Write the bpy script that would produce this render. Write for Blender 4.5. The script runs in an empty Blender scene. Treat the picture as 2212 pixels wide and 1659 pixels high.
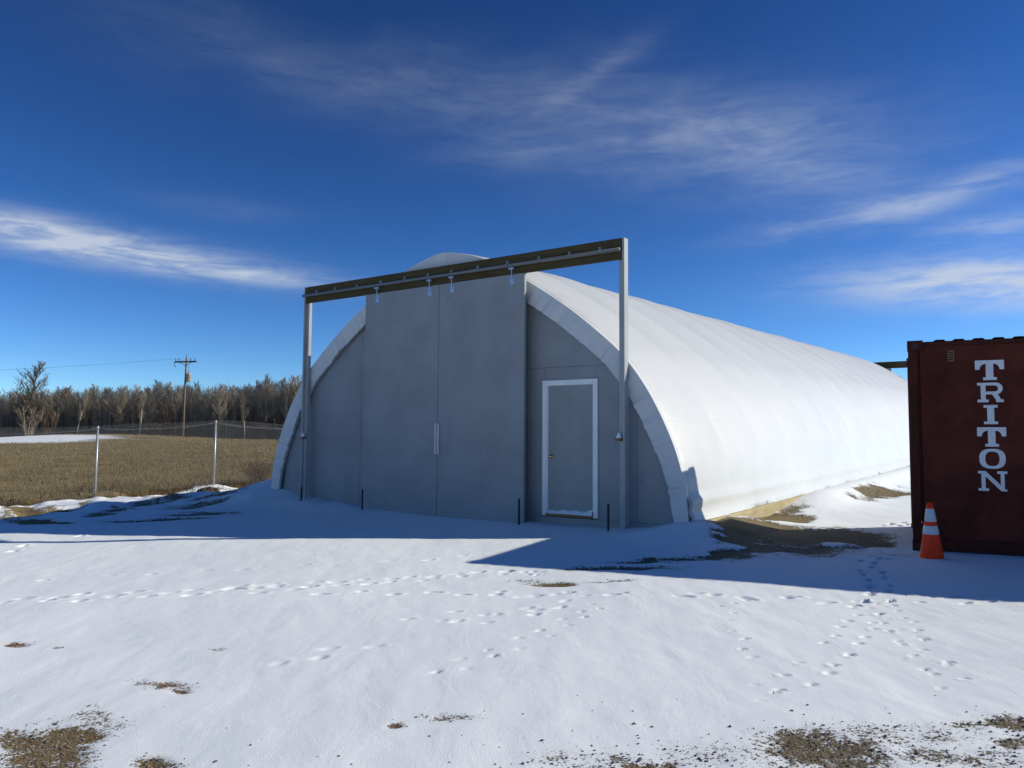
import bpy, math, random
import numpy as np
from mathutils import Vector, Matrix

R = math.radians
scene = bpy.context.scene
COL = scene.collection
rng = np.random.default_rng(7)
random.seed(7)

# ------------------------------------------------------------------ camera
EYE = 1.3485
PITCH, ROLL = 0.0694, -0.0065
cam_d = bpy.data.cameras.new('camera')
cam = bpy.data.objects.new('camera', cam_d)
COL.objects.link(cam)
cam_d.sensor_width = 36.0
cam_d.lens = 28.214
cam_d.clip_start = 0.05
cam_d.clip_end = 6000
r0 = Vector((1, 0, 0)); f0 = Vector((0, math.cos(PITCH), math.sin(PITCH))); u0 = Vector((0, -math.sin(PITCH), math.cos(PITCH)))
rr = r0 * math.cos(ROLL) - u0 * math.sin(ROLL)
uu = r0 * math.sin(ROLL) + u0 * math.cos(ROLL)
m = Matrix((rr, uu, -f0)).transposed().to_4x4()
m.translation = Vector((0, 0, EYE))
cam.matrix_world = m
scene.camera = cam

# ------------------------------------------------------------------ sun, sky, exposure
TO_SUN = Vector((5.34, 0.45, 2.63)).normalized()
ELEV = math.asin(TO_SUN.z)
sun_d = bpy.data.lights.new('sun', 'SUN')
sun_d.energy = 4.55
sun_d.angle = R(0.53)
sun_d.color = (1.0, 0.955, 0.82)
sun = bpy.data.objects.new('sun', sun_d)
COL.objects.link(sun)
sun.rotation_euler = (-TO_SUN).to_track_quat('-Z', 'Y').to_euler()
sun.location = (30, 3, 30)

scene.view_settings.view_transform = 'Standard'
scene.view_settings.look = 'None'
scene.view_settings.exposure = 0.12
scene.view_settings.gamma = 1.0
scene.view_settings.use_curve_mapping = False

F_PX = 28.214 / 36 * 2212          # focal length in the pixels of a 2212 wide picture


def pix_dir(u, v):
    X = (u - 1106) / F_PX; Y = -(v - 829.5) / F_PX
    cr, sr = math.cos(ROLL), math.sin(ROLL)
    X, Y = cr * X + sr * Y, -sr * X + cr * Y
    cp, sp = math.cos(PITCH), math.sin(PITCH)
    return (X, cp - Y * sp, sp + Y * cp)


class NT:
    """small helper for node trees"""
    def __init__(self, tree):
        self.t = tree; self.n = tree.nodes; self.l = tree.links

    def new(self, typ, **kw):
        nd = self.n.new(typ)
        for k, v in kw.items():
            setattr(nd, k, v)
        return nd

    def put(self, sock, v):
        if isinstance(v, bpy.types.NodeSocket):
            self.l.new(v, sock)
        else:
            sock.default_value = v

    def math(self, op, a, b=0.0, c=None, clamp=False):
        nd = self.new('ShaderNodeMath', operation=op, use_clamp=clamp)
        self.put(nd.inputs[0], a); self.put(nd.inputs[1], b)
        if c is not None: self.put(nd.inputs[2], c)
        return nd.outputs[0]

    def mix(self, fac, a, b):
        nd = self.new('ShaderNodeMix', data_type='RGBA')
        self.put(nd.inputs[0], fac); self.put(nd.inputs[6], a); self.put(nd.inputs[7], b)
        return nd.outputs[2]

    def ramp(self, fac, lo, hi, a=0.0, b=1.0, smooth=True):
        nd = self.new('ShaderNodeMapRange', interpolation_type='SMOOTHSTEP' if smooth else 'LINEAR')
        self.put(nd.inputs[0], fac); self.put(nd.inputs[1], lo); self.put(nd.inputs[2], hi)
        self.put(nd.inputs[3], a); self.put(nd.inputs[4], b)
        return nd.outputs[0]

    def noise(self, vec, scale, detail=3.0, rough=0.55, dist=0.0):
        nd = self.new('ShaderNodeTexNoise')
        if vec is not None: self.l.new(vec, nd.inputs['Vector'])
        nd.inputs['Scale'].default_value = scale; nd.inputs['Detail'].default_value = detail
        nd.inputs['Roughness'].default_value = rough; nd.inputs['Distortion'].default_value = dist
        return nd.outputs['Fac']

    def mapping(self, vec, scale=(1, 1, 1), rot=(0, 0, 0), loc=(0, 0, 0)):
        nd = self.new('ShaderNodeMapping')
        self.l.new(vec, nd.inputs[0])
        nd.inputs['Location'].default_value = loc
        nd.inputs['Rotation'].default_value = rot; nd.inputs['Scale'].default_value = scale
        return nd.outputs[0]


world = bpy.data.worlds.new('World')
scene.world = world
world.use_nodes = True
W = NT(world.node_tree)
for nd in list(W.n): W.n.remove(nd)
sky = W.new('ShaderNodeTexSky', sky_type='NISHITA')
sky.sun_disc = False
sky.sun_elevation = ELEV
sky.sun_rotation = math.atan2(TO_SUN.x, TO_SUN.y)
sky.altitude = 2500
sky.air_density = 1.0
sky.dust_density = 0.15
sky.ozone_density = 4.0
SKY_STRENGTH = 0.12
# steeper fall from horizon to zenith, as in very clear dry winter air
sc1 = W.new('ShaderNodeVectorMath', operation='SCALE'); W.l.new(sky.outputs[0], sc1.inputs[0]); sc1.inputs['Scale'].default_value = 0.12
gam = W.new('ShaderNodeGamma'); W.l.new(sc1.outputs[0], gam.inputs[0]); gam.inputs[1].default_value = 1.6
sc2 = W.new('ShaderNodeVectorMath', operation='SCALE'); W.l.new(gam.outputs[0], sc2.inputs[0]); sc2.inputs['Scale'].default_value = 1.24 / 0.12
hsv = W.new('ShaderNodeHueSaturation'); hsv.inputs['Saturation'].default_value = 1.045; W.l.new(sc2.outputs[0], hsv.inputs['Color'])
tc = W.new('ShaderNodeTexCoord')
sep = W.new('ShaderNodeSeparateXYZ'); W.l.new(tc.outputs['Generated'], sep.inputs[0])
dx, dy, dz = sep.outputs
# azimuth / elevation of the looked-at direction (world space, radians)
az = W.math('ARCTAN2', dx, dy)
el = W.math('ARCSINE', dz)
# cirrus sheet coordinates: direction hitting a flat layer high above
zc = W.math('MAXIMUM', W.math('ADD', dz, 0.05), 0.03)
comb = W.new('ShaderNodeCombineXYZ')
W.put(comb.inputs[0], W.math('DIVIDE', dx, zc)); W.put(comb.inputs[1], W.math('DIVIDE', dy, zc))
sheet = comb.outputs[0]
aev = W.new('ShaderNodeCombineXYZ'); W.put(aev.inputs[0], az); W.put(aev.inputs[1], el)


def ae(u, v):
    d = Vector(pix_dir(u, v)).normalized()
    return math.atan2(d.x, d.y), math.asin(d.z)


warp = W.noise(aev.outputs[0], 5.0, 3, 0.5)


def band(u0_, v0_, u1_, v1_, width, strength, wob=0.05):
    """soft elongated patch of cirrus between two directions"""
    a0, e0 = ae(u0_, v0_); a1, e1 = ae(u1_, v1_)
    ca, ce = (a0 + a1) / 2, (e0 + e1) / 2
    L = math.hypot(a1 - a0, e1 - e0) / 2; th = math.atan2(e1 - e0, a1 - a0)
    da = W.math('SUBTRACT', az, ca)
    de = W.math('ADD', W.math('SUBTRACT', el, ce), W.math('MULTIPLY', W.math('SUBTRACT', warp, 0.5), wob))
    s = W.math('DIVIDE', W.math('ADD', W.math('MULTIPLY', da, math.cos(th)), W.math('MULTIPLY', de, math.sin(th))), L)
    t = W.math('DIVIDE', W.math('SUBTRACT', W.math('MULTIPLY', de, math.cos(th)), W.math('MULTIPLY', da, math.sin(th))), width / F_PX)
    q = W.math('ADD', W.math('MULTIPLY', s, s), W.math('MULTIPLY', t, t))
    g = W.math('EXPONENT', W.math('MULTIPLY', q, -1.2))
    return W.math('MULTIPLY', g, strength)


veils = [
    band(250, 30, 1250, 250, 85, 0.10, 0.10),
    band(1050, 235, 2050, 330, 120, 0.18, 0.12),
    band(1380, 320, 1950, 320, 95, 0.17, 0.10),
    band(300, 420, 640, 470, 26, 0.07, 0.04),
    band(900, 350, 1250, 310, 30, 0.07, 0.05),
    band(1650, 640, 2700, 560, 90, 0.08, 0.05),
]
streaks = [
    band(1130, 265, 1430, 60, 22, 0.09, 0.05),
    band(-560, 375, 560, 588, 34, 1.05, 0.015),
    band(300, 560, 720, 615, 14, 0.42, 0.01),
    band(1650, 505, 2300, 355, 28, 0.42, 0.03),
    band(2000, 500, 2300, 470, 24, 0.34, 0.03),
    band(1820, 615, 2600, 590, 46, 0.95, 0.02),
]


def total(L):
    a_ = L[0]
    for b_ in L[1:]: a_ = W.math('ADD', a_, b_)
    return a_


# thin cirrus elsewhere in the sky, from the flat sheet
wide = W.ramp(W.noise(W.mapping(sheet, scale=(0.35, 0.9, 1), rot=(0, 0, 0.35)), 1.0, 4, 0.55, 0.6), 0.56, 0.85, 0, 0.30)
outside = W.ramp(W.math('ABSOLUTE', az), 0.62, 0.95)
veil = W.math('ADD', total(veils), W.math('MULTIPLY', wide, outside))
# wispy filaments
fil = W.noise(W.mapping(aev.outputs[0], scale=(1.0, 3.6, 1), rot=(0, 0, 0.16)), 8.0, 9, 0.64, 0.7)
fil2 = W.noise(W.mapping(aev.outputs[0], scale=(1.2, 7.0, 1), rot=(0, 0, -0.22), loc=(3, 5, 0)), 9.0, 9, 0.62, 0.6)
fv = W.ramp(W.math('ADD', W.math('MULTIPLY', fil, 0.6), W.math('MULTIPLY', fil2, 0.4)), 0.34, 0.70, 0.40, 1.2)
fs_ = W.ramp(W.math('ADD', W.math('MULTIPLY', fil, 0.35), W.math('MULTIPLY', fil2, 0.65)), 0.36, 0.62, 0.35, 1.15)
cl = W.math('ADD', W.math('MULTIPLY', veil, fv), W.math('MULTIPLY', total(streaks), fs_))
cl = W.math('MINIMUM', cl, 0.80)
cl = W.math('MULTIPLY', cl, W.ramp(el, 0.02, 0.12))
bg = W.new('ShaderNodeBackground')
cloud_rgb = (4.6, 5.1, 5.8, 1)
W.l.new(W.mix(cl, hsv.outputs[0], cloud_rgb), bg.inputs[0])
bg.inputs[1].default_value = SKY_STRENGTH
out = W.new('ShaderNodeOutputWorld')
W.l.new(bg.outputs[0], out.inputs[0])


# ------------------------------------------------------------------ object helpers
def tag(o, label=None, cat=None, group=None, kind=None):
    if label: o['label'] = label
    if cat: o['category'] = cat
    if group: o['group'] = group
    if kind: o['kind'] = kind
    return o


def empty(name, loc=(0, 0, 0), rz=0.0):
    o = bpy.data.objects.new(name, None)
    o.empty_display_size = 0.2
    o.location = loc; o.rotation_euler = (0, 0, rz)
    COL.objects.link(o)
    return o


def mesh_obj(name, verts, faces, mat, parent=None, smooth=False):
    me = bpy.data.meshes.new(name)
    me.from_pydata([tuple(v) for v in verts], [], faces)
    me.update()
    if smooth:
        me.polygons.foreach_set('use_smooth', [True] * len(me.polygons))
    o = bpy.data.objects.new(name, me)
    if mat: me.materials.append(mat)
    COL.objects.link(o)
    if parent is not None: o.parent = parent
    return o


def np_mesh(name, V, F, mat, parent=None, smooth=False):
    """V (n,3) float array, F (m,k) int array with constant k"""
    me = bpy.data.meshes.new(name)
    V = np.ascontiguousarray(V, dtype=np.float32); F = np.ascontiguousarray(F, dtype=np.int32)
    k = F.shape[1]
    me.vertices.add(len(V)); me.vertices.foreach_set('co', V.ravel())
    me.loops.add(F.size); me.loops.foreach_set('vertex_index', F.ravel())
    me.polygons.add(len(F))
    me.polygons.foreach_set('loop_start', np.arange(0, F.size, k, dtype=np.int32))
    me.polygons.foreach_set('loop_total', np.full(len(F), k, dtype=np.int32))
    me.polygons.foreach_set('use_smooth', np.full(len(F), smooth, dtype=bool))
    me.update(calc_edges=True)
    o = bpy.data.objects.new(name, me)
    if mat: me.materials.append(mat)
    COL.objects.link(o)
    if parent is not None: o.parent = parent
    return o


class MB:
    def __init__(self): self.v = []; self.f = []

    def box(self, x0, x1, y0, y1, z0, z1, sh=None):
        b = len(self.v)
        for z in (z0, z1):
            for (x, y) in ((x0, y0), (x1, y0), (x1, y1), (x0, y1)):
                self.v.append((x, y, z + (sh(x, y) if sh else 0)))
        for q in ((0, 3, 2, 1), (4, 5, 6, 7), (0, 1, 5, 4), (1, 2, 6, 5), (2, 3, 7, 6), (3, 0, 4, 7)):
            self.f.append(tuple(b + i for i in q))
        return self

    def tube(self, pts, rad, n=8, caps=True):
        pts = [Vector(p) for p in pts]
        if not hasattr(rad, '__len__'): rad = [rad] * len(pts)
        rings = []
        for i, p in enumerate(pts):
            d = (pts[min(i + 1, len(pts) - 1)] - pts[max(i - 1, 0)]).normalized()
            a = d.orthogonal().normalized() if abs(d.z) > 0.9 else d.cross(Vector((0, 0, 1))).normalized()
            c = d.cross(a)
            b = len(self.v)
            for k in range(n):
                t = 2 * math.pi * k / n
                self.v.append(tuple(p + (a * math.cos(t) + c * math.sin(t)) * rad[i]))
            rings.append(b)
        for i in range(len(rings) - 1):
            for k in range(n):
                k2 = (k + 1) % n
                self.f.append((rings[i] + k, rings[i] + k2, rings[i + 1] + k2, rings[i + 1] + k))
        if caps:
            self.f.append(tuple(rings[0] + k for k in range(n))[::-1])
            self.f.append(tuple(rings[-1] + k for k in range(n)))
        return self

    def lathe(self, prof, n=32, center=(0, 0)):
        rings = []
        for (r, z) in prof:
            b = len(self.v)
            for k in range(n):
                t = 2 * math.pi * k / n
                self.v.append((center[0] + r * math.cos(t), center[1] + r * math.sin(t), z))
            rings.append(b)
        for i in range(len(rings) - 1):
            for k in range(n):
                k2 = (k + 1) % n
                self.f.append((rings[i] + k, rings[i] + k2, rings[i + 1] + k2, rings[i + 1] + k))
        return self

    def prism(self, poly, y0, y1):
        """polygon in x,z extruded along y"""
        b = len(self.v); n = len(poly)
        for y in (y0, y1):
            for (x, z) in poly: self.v.append((x, y, z))
        self.f.append(tuple(b + i for i in range(n)))
        self.f.append(tuple(b + n + i for i in range(n))[::-1])
        for i in range(n):
            j = (i + 1) % n
            self.f.append((b + i, b + n + i, b + n + j, b + j))
        return self

    def build(self, name, mat, parent=None, smooth=False, bevel=0.0):
        o = mesh_obj(name, self.v, self.f, mat, parent, smooth)
        if bevel:
            md = o.modifiers.new('bevel', 'BEVEL'); md.width = bevel; md.segments = 2; md.limit_method = 'ANGLE'
        return o


# value noise in numpy ------------------------------------------------------
_tab = np.random.default_rng(3).random((256, 256)).astype(np.float64)


def vnoise(x, y):
    xi = np.floor(x).astype(int); yi = np.floor(y).astype(int)
    fx = x - xi; fy = y - yi
    fx = fx * fx * (3 - 2 * fx); fy = fy * fy * (3 - 2 * fy)
    a = _tab[xi & 255, yi & 255]; b = _tab[(xi + 1) & 255, yi & 255]
    c = _tab[xi & 255, (yi + 1) & 255]; d = _tab[(xi + 1) & 255, (yi + 1) & 255]
    return (a * (1 - fx) + b * fx) * (1 - fy) + (c * (1 - fx) + d * fx) * fy


def fbm(x, y, o=4):
    s = 0.0; a = 0.5; t = 0
    for i in range(o):
        s = s + a * vnoise(x * 2 ** i + 17.3 * i, y * 2 ** i + 9.1 * i); t += a; a *= 0.5
    return s / t


def sstep(x, a, b):
    t = np.clip((x - a) / (b - a), 0, 1)
    return t * t * (3 - 2 * t)


# ------------------------------------------------------------------ materials
def principled(name):
    mt = bpy.data.materials.new(name); mt.use_nodes = True
    T = NT(mt.node_tree)
    bs = T.n['Principled BSDF']
    tcn = T.new('ShaderNodeTexCoord')
    return mt, T, bs, tcn


def bump(T, bs, h, strength, dist):
    bn = T.new('ShaderNodeBump')
    bn.inputs['Strength'].default_value = strength; bn.inputs['Distance'].default_value = dist
    T.put(bn.inputs['Height'], h)
    T.l.new(bn.outputs[0], bs.inputs['Normal'])
    return bn


def simple(name, rgb, rough=0.7, metal=0.0, var=0.15, scale=6.0, spec=0.5, bmp=0.0, stretch=(1, 1, 1), wear=None):
    mt, T, bs, tcn = principled(name)
    n = T.noise(T.mapping(tcn.outputs['Object'], scale=stretch), scale, 5, 0.6)
    a = tuple(c * (1 - var) for c in rgb) + (1,); b = tuple(min(1, c * (1 + var)) for c in rgb) + (1,)
    col = T.mix(T.ramp(n, 0.25, 0.75), a, b)
    if wear:
        wn = T.noise(T.mapping(tcn.outputs['Object'], scale=(1, 1, .35)), 7.0, 7, 0.7, 0.4)
        col = T.mix(T.ramp(wn, 0.60, 0.72, 0, .7), col, wear + (1,))
    T.l.new(col, bs.inputs['Base Color'])
    bs.inputs['Roughness'].default_value = rough; bs.inputs['Metallic'].default_value = metal
    bs.inputs['Specular IOR Level'].default_value = spec
    if bmp: bump(T, bs, n, 0.5, bmp)
    return mt


def wall_mat(name, rgb):
    mt, T, bs, tcn = principled(name)
    ob = tcn.outputs['Object']
    big = T.noise(ob, 1.3, 4, 0.6)
    grain = T.noise(T.mapping(ob, scale=(14, 14, 1.2)), 3.0, 5, 0.65)
    base = T.mix(T.ramp(big, 0.3, 0.7), tuple(c * 0.91 for c in rgb) + (1,), tuple(c * 1.08 for c in rgb) + (1,))
    base = T.mix(T.math('MULTIPLY', T.ramp(grain, 0.45, 0.8), 0.16), base, tuple(c * 0.72 for c in rgb) + (1,))
    # knots and nail heads showing through the paint
    vo = T.new('ShaderNodeTexVoronoi', feature='F1'); T.l.new(T.mapping(ob, scale=(1, 0.05, 1)), vo.inputs['Vector'])
    vo.inputs['Scale'].default_value = 4.2
    sp = T.new('ShaderNodeSeparateColor'); T.l.new(vo.outputs['Color'], sp.inputs[0])
    knot = T.math('MULTIPLY', T.ramp(vo.outputs['Distance'], 0.10, 0.03), T.ramp(sp.outputs[0], 0.55, 0.62))
    base = T.mix(T.math('MULTIPLY', knot, 0.55), base, (0.06, 0.06, 0.06, 1))
    T.l.new(base, bs.inputs['Base Color'])
    bs.inputs['Roughness'].default_value = 0.62
    bs.inputs['Specular IOR Level'].default_value = 0.3
    bump(T, bs, grain, 0.4, 0.003)
    return mt


def wood_mat(name, rgb, rgb2, axis=0):
    mt, T, bs, tcn = principled(name)
    sc = [18, 18, 18]; sc[axis] = 1.0
    g = T.noise(T.mapping(tcn.outputs['Object'], scale=tuple(sc)), 1.6, 6, 0.65, 0.6)
    big = T.noise(tcn.outputs['Object'], 2.5, 3)
    c = T.mix(T.ramp(g, 0.3, 0.7), rgb + (1,), rgb2 + (1,))
    c = T.mix(T.math('MULTIPLY', T.ramp(big, 0.45, 0.75), 0.35), c, tuple(x * 0.6 for x in rgb) + (1,))
    T.l.new(c, bs.inputs['Base Color']); bs.inputs['Roughness'].default_value = 0.8
    bs.inputs['Specular IOR Level'].default_value = 0.2
    bump(T, bs, g, 0.5, 0.004)
    return mt


M = {}
M['wall'] = wall_mat('painted_plywood', (0.26, 0.278, 0.288))
M['door_grey'] = wall_mat('door_paint', (0.27, 0.29, 0.288))
M['post'] = wall_mat('post_paint', (0.34, 0.355, 0.36))
M['beam'] = wood_mat('treated_lumber', (0.058, 0.045, 0.020), (0.09, 0.07, 0.031), 0)
M['sillwood'] = wood_mat('sill_lumber', (0.36, 0.29, 0.16), (0.48, 0.40, 0.235), 1)
M['block'] = wood_mat('block_lumber', (0.22, 0.12, 0.06), (0.30, 0.17, 0.09), 0)
M['zinc'] = simple('galvanised', (0.24, 0.26, 0.27), 0.5, 0.5, 0.12, 30)
M['rail'] = simple('rail_steel', (0.17, 0.182, 0.19), 0.6, 0.3, 0.12, 20)
M['plate'] = simple('hanger_plate', (0.36, 0.47, 0.62), 0.45, 0.4, 0.1, 40)
M['trim'] = simple('white_trim', (0.78, 0.78, 0.77), 0.5, 0, 0.05, 4)
M['strip'] = simple('handle_strip', (0.46, 0.47, 0.48), 0.5, 0, 0.06, 6)
M['brass'] = simple('brass', (0.72, 0.56, 0.18), 0.22, 1.0, 0.08, 20)
M['rebar'] = simple('rusty_bar', (0.035, 0.03, 0.028), 0.8, 0.3, 0.3, 30)
M['dark'] = simple('dark_gap', (0.03, 0.03, 0.03), 0.9)


def fabric():
    mt, T, bs, tcn = principled('white_cover')
    ob = tcn.outputs['Object']
    n = T.noise(ob, 0.9, 4, 0.55)
    dirt = T.noise(T.mapping(ob, scale=(1, 0.6, 2.0)), 2.2, 5, 0.6)
    c = T.mix(T.ramp(n, 0.3, 0.7), (0.555, 0.56, 0.555, 1), (0.59, 0.592, 0.585, 1))
    c = T.mix(T.math('MULTIPLY', T.ramp(dirt, 0.5, 0.8), 0.15), c, (0.46, 0.455, 0.43, 1))
    T.l.new(c, bs.inputs['Base Color'])
    bs.inputs['Roughness'].default_value = 0.42
    bs.inputs['Specular IOR Level'].default_value = 0.35
    w = T.noise(T.mapping(ob, scale=(1.2, 2.6, 1.2)), 2.0, 4, 0.5, 0.8)
    w2 = T.noise(T.mapping(ob, scale=(1.0, 0.35, 9.0)), 1.2, 3, 0.5, 1.2)
    h = T.math('ADD', T.math('MULTIPLY', w, 0.5), T.math('MULTIPLY', T.ramp(w2, 0.55, 0.8), 0.5))
    bump(T, bs, h, 0.13, 0.025)
    return mt


M['fabric'] = fabric()


def snow_ground():
    mt, T, bs, tcn = principled('snow_and_grass')
    ob = tcn.outputs['Object']
    at = T.new('ShaderNodeAttribute', attribute_name='cover')
    sp = T.new('ShaderNodeSeparateColor'); T.l.new(at.outputs['Color'], sp.inputs[0])
    bare, kind, red = sp.outputs[0], sp.outputs[1], sp.outputs[2]
    fine = T.noise(ob, 26, 4, 0.65)
    mid = T.noise(ob, 6.5, 4, 0.6)
    speck = T.noise(ob, 75, 3, 0.6)
    big = T.noise(ob, 0.5, 4, 0.55)
    far = T.noise(T.mapping(ob, scale=(0.05, 0.35, 1)), 1.0, 5, 0.6)
    k = T.math('ADD', bare, T.math('MULTIPLY', T.math('SUBTRACT', fine, 0.5), 0.85))
    k = T.math('ADD', k, T.math('MULTIPLY', T.math('SUBTRACT', mid, 0.5), 0.75))
    k = T.math('ADD', k, T.math('MULTIPLY', T.math('SUBTRACT', speck, 0.5), 0.9))
    sy_ = T.new('ShaderNodeSeparateXYZ'); T.l.new(ob, sy_.inputs[0])
    strk = T.noise(T.mapping(ob, scale=(0.10, 0.55, 1), rot=(0, 0, 0.12)), 1.0, 5, 0.65)
    k = T.math('ADD', k, T.math('MULTIPLY', T.math('SUBTRACT', strk, 0.5), T.ramp(sy_.outputs[1], 45, 70, 0, 1.6)))
    mask = T.ramp(k, 0.44, 0.58)
    # soil / gravel
    vo = T.new('ShaderNodeTexVoronoi', feature='F1'); T.l.new(ob, vo.inputs['Vector']); vo.inputs['Scale'].default_value = 38
    vs = T.new('ShaderNodeSeparateColor'); T.l.new(vo.outputs['Color'], vs.inputs[0])
    soil = T.mix(vs.outputs[0], (0.12, 0.098, 0.068, 1), (0.27, 0.228, 0.165, 1))
    soil = T.mix(T.ramp(big, 0.35, 0.7), soil, (0.15, 0.12, 0.078, 1))
    fg = T.noise(ob, 60, 3, 0.7)
    grass = T.mix(T.ramp(fg, 0.25, 0.75), (0.14, 0.107, 0.05, 1), (0.275, 0.215, 0.105, 1))
    grass = T.mix(T.ramp(far, 0.3, 0.7, 0, 0.75), grass, (0.21, 0.165, 0.085, 1))
    stripe = T.noise(T.mapping(ob, scale=(0.02, 0.12, 1), rot=(0, 0, 0.1)), 1.0, 3, 0.5)
    grass = T.mix(T.ramp(stripe, 0.45, 0.65, 0, 0.6), grass, (0.30, 0.225, 0.105, 1))
    earth = T.mix(kind, soil, grass)
    earth = T.mix(T.math('MULTIPLY', red, 0.8), earth, (0.23, 0.125, 0.08, 1))
    # snow
    sn = T.mix(T.ramp(big, 0.25, 0.75), (0.85, 0.885, 0.90, 1), (0.91, 0.935, 0.945, 1))
    thin = T.ramp(k, 0.10, 0.5, 0, 0.30)
    sn = T.mix(thin, sn, (0.55, 0.53, 0.50, 1))
    T.l.new(T.mix(mask, sn, earth), bs.inputs['Base Color'])
    bs.inputs['Roughness'].default_value = 0.75
    T.put(bs.inputs['Specular IOR Level'], T.ramp(mask, 0, 1, 0.35, 0.1))
    gran = T.noise(ob, 140, 3, 0.7)
    soft = T.noise(T.mapping(ob, scale=(1.0, 0.45, 1), rot=(0, 0, 0.35)), 3.2, 5, 0.55, 0.4)
    hs = T.math('ADD', T.math('MULTIPLY', soft, 0.014), T.math('MULTIPLY', gran, 0.0035))
    he = T.math('ADD', T.math('MULTIPLY', fine, 0.03), T.math('MULTIPLY', fg, 0.02))
    hm = T.new('ShaderNodeMix', data_type='FLOAT'); T.put(hm.inputs[0], mask); T.put(hm.inputs[2], hs); T.put(hm.inputs[3], he)
    h = T.math('SUBTRACT', hm.outputs[0], T.math('MULTIPLY', mask, 0.008))
    bump(T, bs, h, 0.7, 1.0)
    return mt


M['ground'] = snow_ground()
M['snow'] = simple('clean_snow', (0.83, 0.85, 0.88), 0.7, 0, 0.03, 20, 0.3)

# ------------------------------------------------------------------ terrain
YAW = 0.6202
CY, SY = math.cos(YAW), math.sin(YAW)
OX, OY = -1.2794, 14.0489                 # middle of the barn front on the ground
SLOPE = 0.0246                            # the site climbs gently along the barn
BL = 30.5                                 # barn length


def to_local(X, Y):
    X = X - OX; Y = Y - OY
    return CY * X - SY * Y, SY * X + CY * Y


def to_world(x, y):
    return OX + CY * x + SY * y, OY - SY * x + CY * y


def plane_z(X, Y):
    x, y = to_local(X, Y)
    yc = 60 * np.tanh(y / 60.0)
    left = sstep(-x, 5.5, 12.0)
    return SLOPE * yc - 0.2 * left * sstep(y, 45, -5)


def hit(u, v):
    """where the direction through a pixel (2212 wide picture) meets the sloping site"""
    d = pix_dir(u, v); t = 5.0
    if d[2] > -0.002: d = (d[0], d[1], -0.002)
    for _ in range(60):
        z = float(plane_z(np.float64(d[0] * t), np.float64(d[1] * t)))
        t = 0.5 * t + 0.5 * (z - EYE) / d[2]
        t = min(max(t, 1.0), 400)
    return d[0] * t, d[1] * t, t


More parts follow.
